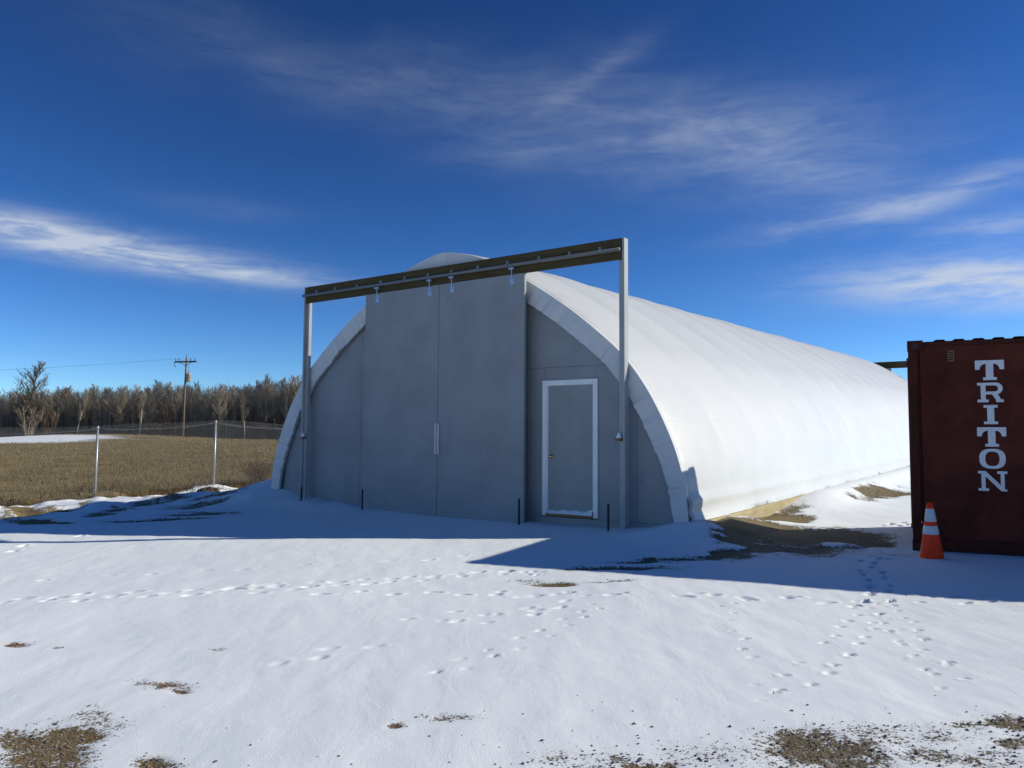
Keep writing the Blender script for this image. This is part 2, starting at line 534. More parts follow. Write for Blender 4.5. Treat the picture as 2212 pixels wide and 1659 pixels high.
# bare patches: pixel centre, half sizes, tilt, type (0 gravel, 1 dry grass), reddish, strength
PATCH = [
    (95, 1632, 105, 52, 0, 1, .25, 0.68), (150, 1590, 70, 16, 0, 1, .35, .8), (20, 1600, 60, 22, 0, 1, .2, .7), (215, 1560, 60, 20, .1, 1, .2, .40),
    (350, 1480, 55, 12, .12, 1, .8, .56), (385, 1492, 24, 6, .1, 1, .9, .66), (300, 1470, 30, 6, .1, 1, .8, .52), (340, 1650, 40, 14, 0, 1, .3, .7),
    (25, 1393, 30, 5, 0, 1, .9, .66), (110, 1398, 12, 3, 0, 1, .9, .6), (850, 1572, 14, 5, 0, 1, .9, .75), (960, 1556, 70, 8, 0, 0, .2, .50), (470, 1400, 20, 3, 0, 0, .8, .5),
    (1800, 1620, 130, 36, .08, .35, .1, 0.68), (1780, 1592, 95, 18, .1, .3, .1, 0.58), (1900, 1640, 60, 26, .2, .3, .1, 0.54), (1830, 1655, 70, 20, 0, .35, .1, 0.68), (2010, 1635, 60, 22, .1, .2, 0, .52),
    (2170, 1556, 75, 17, .1, .3, .1, 0.63), (2090, 1562, 60, 9, 0, .2, .1, .55), (2190, 1602, 60, 14, 0, .2, .1, .62), (2120, 1640, 90, 22, 0, .1, 0, .45),
    (1380, 1652, 50, 9, 0, .4, .3, .72), (1440, 1650, 30, 7, 0, .3, .5, .7), (1550, 1625, 160, 26, 0, 0, 0, .38), (1250, 1640, 160, 22, 0, 0, 0, .38), (1900, 1590, 200, 25, 0, 0, 0, .42),
    (1205, 1259, 48, 4.5, 0, 1, .3, .85), (1330, 1254, 60, 3, 0, .5, .1, .55), (1150, 1252, 40, 4, 0, .5, .1, .45),
    (1350, 1226, 104, 4.6, .06, .2, 0, .95), (1385, 1213, 80, 2.4, .07, .2, 0, .92), (1465, 1208, 92, 2.4, .07, .2, 0, .95),
    (1625, 1152, 105, 24, -.12, .75, 0, 1.15), (1562, 1168, 48, 22, 0, .6, 0, 1.1), (1680, 1122, 70, 18, -.12, .8, 0, 1.1), (1560, 1195, 85, 9, .04, .2, 0, .85),
    (1790, 1162, 130, 14, 0, .5, 0, 1.1), (1660, 1186, 150, 9, 0, .2, 0, .9), (1850, 1172, 90, 10, 0, .3, 0, .85), (1760, 1190, 130, 12, 0, 0, 0, .55),
    (1820, 1088, 26, 5, -.08, .7, 0, .95), (1905, 1069, 46, 9, -.15, .7, 0, 1.0), (1940, 1064, 20, 4, 0, .7, 0, .8),
    # bank by the fence
    (60, 1098, 43.2, 3.85, 0.05, 1, 0, 0.9975), (130, 1096, 28.8, 3.3, 0.1, 1, 0, 0.945), (60, 1125, 43.2, 4.4, 0.08, 1, 0, 0.9975), (120, 1128, 36, 3.3, 0, 1, 0, 0.945), (10, 1110, 18, 7.7, 0, 1, 0.2, 0.84),
    (215, 1110, 32.4, 3.3, -0.1, 0.8, 0, 0.84), (270, 1094, 21.6, 3.3, 0.2, 0.8, 0, 0.9975), (245, 1102, 21.6, 2.75, -0.1, 0.8, 0, 0.8925), (180, 1088, 18, 2.2, 0, 0.8, 0, 0.63), (20, 1096, 10.08, 2.75, 0, 1, 0, 0.945),
    (340, 1122, 100.8, 2.75, -0.1, 0.3, 0, 0.8925), (440, 1110, 79.2, 2.75, -0.08, 0.3, 0, 0.756), (420, 1096, 64.8, 3.3, -0.1, 0.4, 0.2, 0.651), (470, 1084, 64.8, 3.85, -0.08, 0.4, 0.2, 0.651), (380, 1078, 43.2, 3.3, 0, 0.8, 0.2, 0.651), (330, 1084, 43.2, 3.3, 0, 0.8, 0, 0.63),
    (450, 1066, 15.84, 2.75, 0, 0.3, 0.4, 0.8925), (520, 1072, 36, 2.2, 0, 0.5, 0.3, 0.63), (300, 1070, 28.8, 2.2, 0, 1, 0.3, 0.735),
]
PW = []
for (u, v, a, b, rot, ty, rd, st) in PATCH:
    x, y, t = hit(u, v)
    xa, ya, _ = hit(u, v + min(2, b)); dYdv = math.hypot(xa - x, ya - y) / min(2, b)
    PW.append((x, y, a * t / F_PX, max(b * dYdv, 0.04), rot, ty, rd, st, x / y))

# footprint trails: pixel polyline, step length (m), width offset (m), size, depth
TRAILS = [
    ([(-60, 1301), (130, 1290), (420, 1277), (560, 1269), (650, 1257)], 0.22, 0.09, 0.82, 0.034),
    ([(120, 1294), (420, 1282), (640, 1268), (900, 1248), (1060, 1231), (1160, 1219)], 0.25, 0.08, 0.82, 0.030),
    ([(560, 1270), (760, 1258), (930, 1243), (1090, 1236), (1180, 1226)], 0.26, 0.10, 0.74, 0.026),
    ([(500, 1277), (800, 1279), (1060, 1278), (1400, 1282), (1700, 1291), (1850, 1303)], 0.32, 0.07, 0.82, 0.030),
    ([(1060, 1283), (1300, 1283), (1560, 1284), (1800, 1295)], 0.37, 0.06, 0.74, 0.024),
    ([(-20, 1200), (60, 1181), (130, 1164), (230, 1145), (330, 1136)], 0.34, 0.08, 0.86, 0.034),
    ([(-20, 1257), (200, 1245), (500, 1230), (800, 1218), (1030, 1199)], 0.50, 0.07, 0.74, 0.018),
    ([(960, 1452), (1050, 1415), (1180, 1368), (1300, 1303)], 0.16, 0.07, 0.41, 0.020),
    ([(1902, 1292), (1840, 1362), (1780, 1415), (1735, 1452), (1715, 1492)], 0.14, 0.10, 0.45, 0.034),
    ([(1905, 1292), (1955, 1360), (2010, 1420), (2065, 1482)], 0.17, 0.10, 0.39, 0.032),
    ([(1880, 1300), (1960, 1345), (1965, 1400), (2045, 1450)], 0.19, 0.08, 0.34, 0.026),
    ([(1570, 1300), (1598, 1360), (1618, 1420), (1642, 1478), (1670, 1530)], 0.20, 0.05, 0.33, 0.022),
    ([(1885, 1285), (1950, 1290), (2050, 1296), (2140, 1292)], 0.13, 0.12, 0.57, 0.036),
    ([(1890, 1300), (1905, 1262), (1870, 1225), (1880, 1205), (1960, 1204)], 0.16, 0.10, 0.66, 0.040),
    ([(1800, 1303), (1850, 1300), (1905, 1296)], 0.15, 0.08, 0.74, 0.036),
    ([(620, 1432), (700, 1408), (800, 1390)], 0.21, 0.08, 0.74, 0.016),
    ([(1000, 1345), (1080, 1330), (1180, 1310), (1290, 1292)], 0.19, 0.10, 0.66, 0.020),
    ([(880, 1340), (1040, 1318), (1160, 1308)], 0.22, 0.10, 0.74, 0.016),
    ([(1090, 1232), (1130, 1240), (1170, 1228), (1200, 1236)], 0.14, 0.10, 0.66, 0.024),
    ([(1920, 1140), (1950, 1132), (1990, 1134)], 0.15, 0.10, 0.74, 0.040),
]
PRINTS = []
prnd = random.Random(5)
for pts, step, off, size, dep in TRAILS:
    P = [Vector(hit(u, v)[:2]) for u, v in pts]
    s = 0.0; side = 1
    for a, b in zip(P[:-1], P[1:]):
        L = (b - a).length; d = (b - a) / L; nrm = Vector((-d.y, d.x))
        while s < L:
            q = a + d * (s + prnd.uniform(-.05, .05)) + nrm * (off * side + prnd.uniform(-.03, .03))
            ang = math.atan2(d.y, d.x) + prnd.uniform(-.25, .25)
            if prnd.random() > 0.10:
                PRINTS.append((q.x, q.y, ang, 0.100 * size * prnd.uniform(.6, 1.2), 0.052 * size * prnd.uniform(.7, 1.25), dep * .8 * prnd.uniform(.6, 1.1)))
            side = -side
            s += step * prnd.uniform(.8, 1.25)
        s -= L

# grid lines: fine in front of the barn, coarser away from it
ys = [2.2]
while ys[-1] < 30: ys.append(ys[-1] + max(0.022, 0.0031 * ys[-1] if ys[-1] < 14 else 0.045 + 0.012 * (ys[-1] - 14)))
while ys[-1] < 3000: ys.append(ys[-1] + 0.10 * (ys[-1] - 27) * 0.5 + 0.08)
yb = [2.2]
while yb[-1] > -1500: yb.append(yb[-1] - 0.05 - 0.12 * (2.2 - yb[-1]))
ys = np.array(sorted(yb[1:]) + ys)
xs = [0.0]
while xs[-1] < 7.2: xs.append(xs[-1] + 0.026)
while xs[-1] < 14: xs.append(xs[-1] + 0.06)
while xs[-1] < 3000: xs.append(xs[-1] + 0.06 + 0.06 * (xs[-1] - 13.9))
xs = np.array([-x for x in xs[:0:-1]] + xs)
GX, GY = np.meshgrid(xs, ys)


def terrain(X, Y, detail=True):
    x, y = to_local(X, Y)
    z = plane_z(X, Y)
    near = np.exp(-((X / 40) ** 2 + (Y / 40) ** 2))
    z = z + (fbm(X * 0.35 + 5, Y * 0.35, 3) - 0.5) * 0.09 * near * sstep(np.hypot(x / 5.5, (y - 15) / 16.5), 0.98, 1.25)
    # wind-packed drift in front of the doors and round the two front corners
    d = np.maximum(0, 0.1 - y)
    hx = np.interp(x, [-9, -7, -5.6, -4.7, -4.0, -3.2, -2.2, -1, 0, 1.5, 3.2, 3.9, 4.4, 4.9, 5.5, 6.5],
                   [0, .06, .28, .34, .20, .14, .08, .05, .02, .02, .01, .06, .16, .20, .03, 0])
    front = np.exp(-(d / 0.85) ** 2) * sstep(y, 3.5, 0.4)
    z = z + hx * front * (0.85 + 0.3 * vnoise(X * 3, Y * 3))
    z = z + 0.24 * np.exp(-((x - 4.95) / 0.55) ** 2) * sstep(y, 3.4, 6.0) * sstep(y, 31.5, 29.5)
    # drift lying along the far side wall
    z = z + 0.22 * np.exp(-((x + 5.0) / 0.9) ** 2) * sstep(y, 0.0, 1.0) * sstep(y, 31, 29)
    # low snow step that ends the yard, and the rough bank towards the fence
    bank = sstep(-x, 6.3, 8.0) * sstep(-x, 13.5, 11.6) * sstep(y, 12, 8) * sstep(y, -9, -6)
    z = z + bank * ((fbm(X * 0.9, Y * 0.9 + 3, 4) - 0.48) * 0.55 - 0.05)
    # low rise at the edge of the wood
    z = z + 0.95 * np.exp(-(((X + 47) / 15) ** 2 + ((Y - 88) / 9) ** 2))
    return z


def cover(X, Y):
    x, y = to_local(X, Y)
    wa = 0.16 + 0.04 * np.clip(Y, 0, 12)
    wx = X + (fbm(X * 1.7, Y * 1.7, 5) - .5) * wa
    wy = Y + (fbm(X * 1.7 + 40, Y * 1.7, 5) - .5) * wa * 1.3
    bare = np.zeros_like(X); kind = np.zeros_like(X); red = np.zeros_like(X); wsum = np.zeros_like(X) + 1e-6
    for (px, py, a, b, rot, ty, rd, st, sk) in PW:
        reach = 2.2 * max(a, b)
        sel = (np.abs(X - px) < reach + .3) & (np.abs(Y - py) < reach + .3)
        if not sel.any(): continue
        kw = min(1.0, 2.6 * b / 0.6)
        dx_ = X[sel] + (wx[sel] - X[sel]) * min(1.0, 1.6 * kw) - px; dy_ = Y[sel] + (wy[sel] - Y[sel]) * kw - py
        dx_ = dx_ - sk * dy_
        dy_ = dy_ + dx_ * rot * b / a * 4
        q = np.sqrt((dx_ / a) ** 2 + (dy_ / b) ** 2)
        val = st * np.clip(1.45 - 0.85 * q, 0, 1.0)
        bare[sel] = np.maximum(bare[sel], val)
        kind[sel] += ty * val; red[sel] += rd * val; wsum[sel] += val
    kind /= wsum; red /= wsum
    # tongues of snow left lying across the larger bare areas
    tongue = sstep(fbm(X * 0.9 + 21, Y * 1.6 + 4, 4), .55, .66) * sstep(Y, 8, 9.5) * sstep(X, 1.0, 2.0)
    bare = bare - 0.75 * tongue
    bare = np.maximum(bare, 0)
    # open field beyond the fence: dry grass
    xf, _ = to_local(*FENCE_A)
    fld = sstep(-x, -xf - 0.55, -xf + 0.25) * sstep(Y, 3.0, 6.0) * (1 + .6 * sstep(Y, 40, 60))
    bank = sstep(-x, 7.2, 9.0) * (1 - fld)
    bare = np.maximum(bare, bank * np.clip(fbm(X * 1.1 + 9, Y * 1.1, 4) * 2.9 - 1.32, 0, .75))
    kind = np.where(bank > .3, np.maximum(kind, 0.5), kind)
    bare = np.maximum(bare, fld); kind = np.maximum(kind, fld)
    # far side of the site: snow with grass showing
    farp = sstep(Y, 45, 70) * sstep(x, -6, 3)
    bare = np.maximum(bare, farp * np.clip(fbm(X * .06, Y * .06, 4) * 2.4 - 0.7, 0, 1)); kind = np.maximum(kind, farp)
    # snow lingering on the low rise
    sn = np.exp(-(((X + 53) / 17) ** 2 + ((Y - 82) / 7) ** 2) ** 1.5)
    bare = bare - 1.9 * sn
    return np.clip(bare, 0, 1.6), np.clip(kind, 0, 1), np.clip(red, 0, 1)


# the chain link fence runs parallel to the barn
FENCE_A = (-10.71, 20.8); FENCE_B = (-8.55, 23.2)

GZ = terrain(GX, GY)
bare, kindv, redv = cover(GX, GY)
GZ = GZ - (0.010 + 0.022 * sstep(GY, 7, 10)) * sstep(bare, .3, .75) * (np.hypot(GX, GY) < 40)
for (px, py, ang, a, b, dep) in PRINTS:
    i0, i1 = np.searchsorted(ys, [py - 0.5, py + 0.5]); j0, j1 = np.searchsorted(xs, [px - 0.5, px + 0.5])
    sx = GX[i0:i1, j0:j1] - px; sy = GY[i0:i1, j0:j1] - py
    ca, sa = math.cos(ang), math.sin(ang)
    p = (sx * ca + sy * sa) / a; q = (-sx * sa + sy * ca) / b
    r = np.sqrt(p * p + q * q) * (1 + .35 * (vnoise(GX[i0:i1, j0:j1] * 22, GY[i0:i1, j0:j1] * 22) - .5))
    GZ[i0:i1, j0:j1] += -dep * (1 - sstep(r, .55, 1.15)) + dep * 0.22 * np.exp(-((r - 1.35) / .3) ** 2) * (1 + .8 * np.sign(p))
# fine crust relief on the near snow
GZ += (fbm(GX * 4.5, GY * 2.2 + GX, 3) - .5) * 0.009 * (np.hypot(GX, GY) < 25)

ny, nx = GX.shape
V = np.stack([GX.ravel(), GY.ravel(), GZ.ravel()], 1)
idx = np.arange(ny * nx).reshape(ny, nx)
F = np.stack([idx[:-1, :-1].ravel(), idx[:-1, 1:].ravel(), idx[1:, 1:].ravel(), idx[1:, :-1].ravel()], 1)
ground = np_mesh('ground', V, F, M['ground'], smooth=True)
ca = ground.data.color_attributes.new('cover', 'FLOAT_COLOR', 'POINT')
cc = np.stack([bare.ravel(), kindv.ravel(), redv.ravel(), np.ones(ny * nx)], 1).astype(np.float32)
ca.data.foreach_set('color', cc.ravel())
tag(ground, 'snow covered yard running into a dry grass field', 'ground', kind='structure')


def ground_z(X, Y):
    """height of the finished sheet"""
    j = int(np.clip(np.searchsorted(xs, X) - 1, 0, nx - 2)); i = int(np.clip(np.searchsorted(ys, Y) - 1, 0, ny - 2))
    fx = (X - xs[j]) / (xs[j + 1] - xs[j]); fy = (Y - ys[i]) / (ys[i + 1] - ys[i])
    return float((GZ[i, j] * (1 - fx) + GZ[i, j + 1] * fx) * (1 - fy) + (GZ[i + 1, j] * (1 - fx) + GZ[i + 1, j + 1] * fx) * fy)


def ground_zv(X, Y):
    j = np.clip(np.searchsorted(xs, X) - 1, 0, nx - 2); i = np.clip(np.searchsorted(ys, Y) - 1, 0, ny - 2)
    fx = (X - xs[j]) / (xs[j + 1] - xs[j]); fy = (Y - ys[i]) / (ys[i + 1] - ys[i])
    return (GZ[i, j] * (1 - fx) + GZ[i, j + 1] * fx) * (1 - fy) + (GZ[i + 1, j] * (1 - fx) + GZ[i + 1, j + 1] * fx) * fy


def grid_at(A, X, Y):
    j = np.clip(np.searchsorted(xs, X) - 1, 0, nx - 2); i = np.clip(np.searchsorted(ys, Y) - 1, 0, ny - 2)
    return A[i, j]


# ------------------------------------------------------------------ the barn
barn = empty('storage_barn', (OX, OY, 0), -YAW)
tag(barn, 'white fabric covered arch barn with grey plywood front and sliding doors', 'barn')
shear = lambda x, y: SLOPE * max(0.0, y)

ctrl = [(0, 4.67), (0.6, 4.55), (1.2, 4.32), (1.88, 3.93), (2.6, 3.46), (3.2, 2.99), (3.62, 2.60), (4.02, 2.06), (4.36, 1.40), (4.54, 0.86), (4.61, 0.40), (4.63, -0.05)]


def catmull(P, n):
    P = [(-P[1][0], P[1][1])] + list(P) + [(2 * P[-1][0] - P[-2][0], 2 * P[-1][1] - P[-2][1])]
    out_ = []
    for i in range(1, len(P) - 2):
        p0, p1, p2, p3 = [np.array(q, float) for q in P[i - 1:i + 3]]
        for k in range(n):
            t = k / n
            out_.append(0.5 * (2 * p1 + (p2 - p0) * t + (2 * p0 - 5 * p1 + 4 * p2 - p3) * t * t + (3 * p1 - p0 - 3 * p2 + p3) * t ** 3))
    out_.append(np.array(P[-2], float))
    return np.array(out_)


half = catmull(ctrl, 6)
AX = -0.07                                            # the arch sits a touch left of the door frame's middle
prof = np.concatenate([half[::-1] * [1, 1], (half * [-1, 1])[1:]])   # right foot -> ridge -> left foot
prof[:, 0] += AX
tan = np.gradient(prof, axis=0); tan /= np.linalg.norm(tan, axis=1)[:, None]
nrm = np.stack([tan[:, 1], -tan[:, 0]], 1)           # outward
NP = len(prof)

# fabric cover --------------------------------------------------------------
NB = 17; SUB = 14
bay = (BL - 0.3) / NB
yy = []
for b_ in range(NB):
    for k in range(SUB): yy.append(0.16 + bay * (b_ + k / SUB))
yy.append(0.16 + bay * NB)
yy = np.array(yy)
Y2, I2 = np.meshgrid(yy, np.arange(NP), indexing='ij')
px_ = prof[I2, 0]; pz_ = prof[I2, 1]; nx_ = nrm[I2, 0]; nz_ = nrm[I2, 1]
ph = ((Y2 - 0.16) / bay) % 1.0
bayid = np.floor((Y2 - 0.16) / bay)
puff = np.sin(np.pi * ph) ** 0.6 * (0.050 + 0.012 * np.sin(bayid * 2.3))
puff *= sstep(pz_, 0.3, 1.0) * (0.55 + 0.5 * sstep(pz_, 2.4, 4.2))
# fabric folds fanning in from the front hoop
arc = np.cumsum(np.r_[0, np.linalg.norm(np.diff(prof, axis=0), axis=1)])
A2 = arc[I2]
fold = (fbm(A2 * 5.0 + Y2 * 1.2, Y2 * 0.9, 3) - .5) * 0.055 * np.exp(-(Y2 - 0.16) / 0.8)
ripple = (fbm(A2 * 1.3, Y2 * 1.1 + 30, 3) - .5) * 0.03
off = puff + fold * sstep(Y2, 0.17, 0.5) + 0.4 * ripple * sstep(Y2, 0.17, 0.9)
# rolled pipe pocket and loose skirt at the foot
off = off + 0.05 * np.exp(-((pz_ - 0.44) / 0.07) ** 2) + (0.055 + 0.04 * (fbm(Y2 * 1.7, A2 * 2, 3))) * sstep(pz_, 0.40, 0.16) + (fbm(Y2 * 4, A2 * 5 + 7, 2) - .5) * .05 * sstep(pz_, 0.5, 0.2)
VX = px_ + nx_ * off; VZ = pz_ + nz_ * off
VZ = np.maximum(VZ, 0.17 + 0.03 * (fbm(Y2 * .8, I2 * 0.0, 2) - .5)) + SLOPE * Y2
# the loose front corner of the skirt hangs and folds
nr = len(yy)
Vc = np.stack([VX.ravel(), Y2.ravel(), VZ.ravel()], 1)
idc = np.arange(nr * NP).reshape(nr, NP)
Fc = np.stack([idc[:-1, :-1].ravel(), idc[:-1, 1:].ravel(), idc[1:, 1:].ravel(), idc[1:, :-1].ravel()], 1)
cov = np_mesh('cover', Vc, Fc, M['fabric'], barn, smooth=True)
sol = cov.modifiers.new('thick', 'SOLIDIFY'); sol.thickness = 0.006; sol.offset = -1

# weld seams on the fabric (one strip per hoop), lying on the cloth
for b_ in range(1, NB):
    j_ = b_ * SUB
    vs_ = []; fs_ = []
    for i in range(4, NP - 4):
        for s_ in (-0.03, 0.03):
            t_ = abs(s_) / (bay / SUB); jn = j_ + (1 if s_ > 0 else -1)
            bx_ = VX[j_, i] * (1 - t_) + VX[jn, i] * t_; bz_ = VZ[j_, i] * (1 - t_) + VZ[jn, i] * t_
            vs_.append((bx_ + nrm[i, 0] * .003, yy[j_] + s_, bz_ + nrm[i, 1] * .003))
    for i in range(NP - 9):
        fs_.append((2 * i, 2 * i + 1, 2 * i + 3, 2 * i + 2))
    mesh_obj('cover_seam', vs_, fs_, M['fabric'], cov, True)

# fabric flap folded round the front hoop onto the wall --------------------
sect = [(0.010, 0.24), (0.010, 0.18), (0.010, 0.138), (-0.10, 0.138), (-0.20, 0.139), (-0.295, 0.141), (-0.300, 0.215)]


def flap(y_of, name):
    vs_ = []; fs_ = []
    SUBN = 3
    dense = np.stack([np.interp(np.linspace(0, NP - 1, (NP - 1) * SUBN + 1), np.arange(NP), prof[:, k]) for k in (0, 1)], 1)
    dn = np.stack([np.interp(np.linspace(0, NP - 1, (NP - 1) * SUBN + 1), np.arange(NP), nrm[:, k]) for k in (0, 1)], 1)
    s = np.cumsum(np.r_[0, np.linalg.norm(np.diff(dense, axis=0), axis=1)])
    wr = fbm(s * 7.0, s * 0 + 2, 3) - .5; wr2 = fbm(s * 18.0, s * 0 + 5, 2) - .5
    for i in range(len(dense)):
        foot = 0.72 + 0.28 * min(1, max(0, (dense[i, 1] - 0.2) / 1.2))
        for j, (o_, y_) in enumerate(sect):
            k_ = 0 if j < 3 else min(1, (j - 2) / 2)
            oo = o_ * (foot if o_ < 0 else 1)
            yq = y_ - k_ * (wr[i] * 0.06 + wr2[i] * 0.06) * (1 if j < 6 else 0)
            vs_.append((dense[i, 0] + dn[i, 0] * oo, y_of(yq), max(0.02, dense[i, 1] + dn[i, 1] * oo) + SLOPE * max(0, y_of(yq))))
    ns = len(sect)
    for i in range(len(dense) - 1):
        for j in range(ns - 1):
            fs_.append((i * ns + j, i * ns + j + 1, (i + 1) * ns + j + 1, (i + 1) * ns + j))
    o = mesh_obj(name, vs_, fs_, M['fabric'], barn, True)
    for e_ in o.data.edges:
        if all(v_ % ns == 2 for v_ in e_.vertices) or all(v_ % ns == 5 for v_ in e_.vertices): e_.use_edge_sharp = True
    sd = o.modifiers.new('thick', 'SOLIDIFY'); sd.thickness = 0.004
    return o


flap(lambda y: y, 'cover_flap')
flap(lambda y: BL - y, 'cover_flap')

# plywood end walls ------------------------------------------------------------
inner = prof - nrm * 0.26
inner = inner[inner[:, 1] > -0.04]
inner = [tuple(q) for q in inner]
poly_arch = [(inner[0][0], -0.08)] + inner + [(inner[-1][0], -0.08)]


def clip(poly, axis, val, keep_less):
    out_ = []
    for i in range(len(poly)):
        a = poly[i]; b = poly[(i + 1) % len(poly)]
        ia = (a[axis] <= val) == keep_less; ib = (b[axis] <= val) == keep_less
        if ia: out_.append(a)
        if ia != ib:
            t = (val - a[axis]) / (b[axis] - a[axis])
            out_.append((a[0] + (b[0] - a[0]) * t, a[1] + (b[1] - a[1]) * t))
    return out_


DX1, DX2, DZ1, DZ2 = 2.032, 3.055, 0.147, 2.309
WY = 0.236
G_ = 0.0022
rects = [(-5, -2.18, -.1, 5), (-2.18, 1.7, -.1, 5),
         (1.7, 5, -.1, DZ1 - .02), (1.7, DX1 + .04, DZ1 - .02, 2.52), (DX1 + .04, DX2 - .04, DZ2 - .03, 2.52), (DX2 - .04, 3.72, DZ1 - .02, 2.52), (3.72, 5, DZ1 - .02, 2.52), (1.7, 5, 2.52, 5)]


def wall(y0, y1, rr_, sh):
    for (x0, x1, z0, z1) in rr_:
        p = clip(clip(clip(clip(poly_arch, 0, x0 + G_, False), 0, x1 - G_, True), 1, z0 + G_, False), 1, z1 - G_, True)
        if len(p) < 3: continue
        mb = MB(); mb.prism([(x, z + sh) for x, z in p], y0, y1)
        mb.build('wall_panel', M['wall'], barn)


wall(WY, WY + 0.018, rects, 0)
mb = MB(); mb.prism([(x * .985, z - 0.03) for x, z in poly_arch], WY + 0.045, WY + 0.06); mb.build('wall_backing', M['dark'], barn)
wall(BL - WY - .018, BL - WY, [(-5, 0, -.1, 5), (0, 5, -.1, 5)], SLOPE * BL)

# sill timbers along both sides
for sx in (1, -1):
    xa = AX + sx * 4.60
    nseg = 6
    for k in range(nseg):
        y0 = 0.14 + (BL - .28) * k / nseg; y1 = 0.14 + (BL - .28) * (k + 1) / nseg - 0.006
        mb = MB(); mb.box(min(xa, xa + sx * .14), max(xa, xa + sx * .14), y0, y1, -0.09, 0.175, lambda x, y: SLOPE * y)
        mb.build('sill_timber', M['sillwood'], barn, bevel=0.006)

# sliding door frame: posts, header, track ------------------------------------
PA = 3.6367; HT = 4.41; HB = 4.082


def door_frame(y_of, sh, detail):
    s = 1 if y_of(1) > y_of(0) else -1

    def bx(x0, x1, ya, yb_, z0, z1):
        y0, y1 = sorted((y_of(ya), y_of(yb_)))
        return MB().box(x0, x1, y0, y1, z0 + sh, z1 + sh)
    for sx in (-1, 1):
        po = PA * sx; pi = (PA - 0.04) * sx; pj = (PA - 0.115) * sx
        post = bx(min(pi, pj), max(pi, pj), 0.047, 0.118, -0.25, HT - 0.01).build('post', M['post'], barn, bevel=0.004)
        bx(min(po, pi) + .001, max(po, pi) - .001, 0, 0.125, -0.25, HT).build('post_board', M['post'], post, bevel=0.004)
        if detail:
            lx = (PA - 0.085) * sx
            zb = 1.365
            bx(lx - .055 * (1 if sx > 0 else .9), lx + .03, -0.06, 0.046, zb - .025, zb + .02).build('lock_block', M['block'], post, bevel=0.003)
            sc = MB().lathe([(0.0, .075), (.014, .068), (.028, .045), (.038, .018), (.042, 0)], 14)
            sc.v = [(x * 1.0 + lx - .008, y * 1.1 - .012, z * 1.1 + zb + .0205) for x, y, z in sc.v]
            sc.build('snow_cap', M['snow'], post, True)
    header = bx(-PA + .042, PA - .042, 0.004, 0.045, HB, HT - .012).build('header_beam', M['beam'], barn, bevel=0.004)
    bx(-PA + .043, PA - .043, -0.012, 0.0035, HT - .145, HT - .004).build('header_board', M['beam'], header, bevel=0.003)
    ytr = y_of(-0.055)
    MB().tube([(-PA + .03, ytr, 4.225 + sh), (PA - .05, ytr, 4.225 + sh)], 0.029, 14).build('track_rail', M['rail'], header, True)
    if detail:
        for k in range(12):
            xk = -3.25 + k * 0.59 + 0.04 * math.sin(k * 5.1)
            b = MB().box(xk - .022, xk + .022, y_of(-.016), y_of(-.0125), 4.25, 4.315)
            b.box(xk - .022, xk + .022, y_of(-.06), y_of(-.0165), 4.2545, 4.2585)
            b.tube([(xk - .012, y_of(-.017), 4.298), (xk - .012, y_of(-.026), 4.298)], .007, 6)
            b.tube([(xk + .012, y_of(-.017), 4.298), (xk + .012, y_of(-.026), 4.298)], .007, 6)
            b.build('track_bracket', M['zinc'], header)
    for sx in (-1, 1):
        x0, x1 = (-1.83, -0.004) if sx < 0 else (0.004, 1.83)
        dr = bx(x0, x1, -0.028, 0.028, -0.12, HB - .006).build('sliding_door', M['wall'], barn, bevel=0.003)
        if detail:
            h0, h1 = (-.052, -.008) if sx < 0 else (.006, .05)
            bx(h0, h1, -0.054, -0.0285, 1.085, 1.63).build('door_handle', M['strip'], dr, bevel=0.004)
            for hx in ((-1.515, -.215) if sx < 0 else (.30, 1.585)):
                hb = bx(hx - .04, hx + .04, -0.036, -0.0285, 3.905, 4.045)
                hb.tube([(hx, -.045, 3.96), (hx, -.052, 4.10), (hx, -.055, 4.19)], .008, 8)
                hb.box(hx - .045, hx + .045, -.07, -.04, 4.150, 4.185)
                for q in (-.028, .028):
                    hb.tube([(hx + q, -.085, 4.167), (hx + q, -.025, 4.167)], .016, 10)
                for q in (-.025, .025):
                    hb.tube([(hx + q, -.0355, 3.93), (hx + q, -.043, 3.93)], .008, 8); hb.tube([(hx + q, -.0355, 4.02), (hx + q, -.043, 4.02)], .008, 8)
                hb.build('door_hanger', M['plate'], dr)


door_frame(lambda y: y, 0.0, True)
door_frame(lambda y: BL - y, SLOPE * BL, False)

# entry door ------------------------------------------------------------------
tw = 0.085
ent = MB().box(DX1 + .105, DX2 - tw + .012, WY - .006, WY + .03, DZ1 + .05, DZ2 - tw + .005).build('entry_door', M['door_grey'], barn, bevel=0.003)
# faint pressed panels of the slab
for (a, b, c, d) in ((.12, .40, 1.40, 1.85), (.47, .72, 1.40, 1.85), (.12, .40, .25, 1.2), (.47, .72, .25, 1.2)):
    x0 = DX1 + .105
    MB().box(x0 + a, x0 + b, WY - .0085, WY - .0062, DZ1 + .05 + c * .98, DZ1 + .05 + d * .98).build('door_panel', M['door_grey'], ent, bevel=0.001)
MB().box(DX1, DX1 + tw, WY - .028, WY - .001, DZ1, DZ2).build('door_trim', M['trim'], ent, bevel=0.003)
MB().box(DX2 - tw, DX2, WY - .028, WY - .001, DZ1, DZ2).build('door_trim', M['trim'], ent, bevel=0.003)
MB().box(DX1 + tw + .001, DX2 - tw - .001, WY - .028, WY - .001, DZ2 - tw, DZ2).build('door_trim', M['trim'], ent, bevel=0.003)
MB().box(DX1 + tw + .001, DX1 + .105, WY - .015, WY + .03, DZ1 + .05, DZ2 - tw - .001).build('door_jamb', M['trim'], ent)
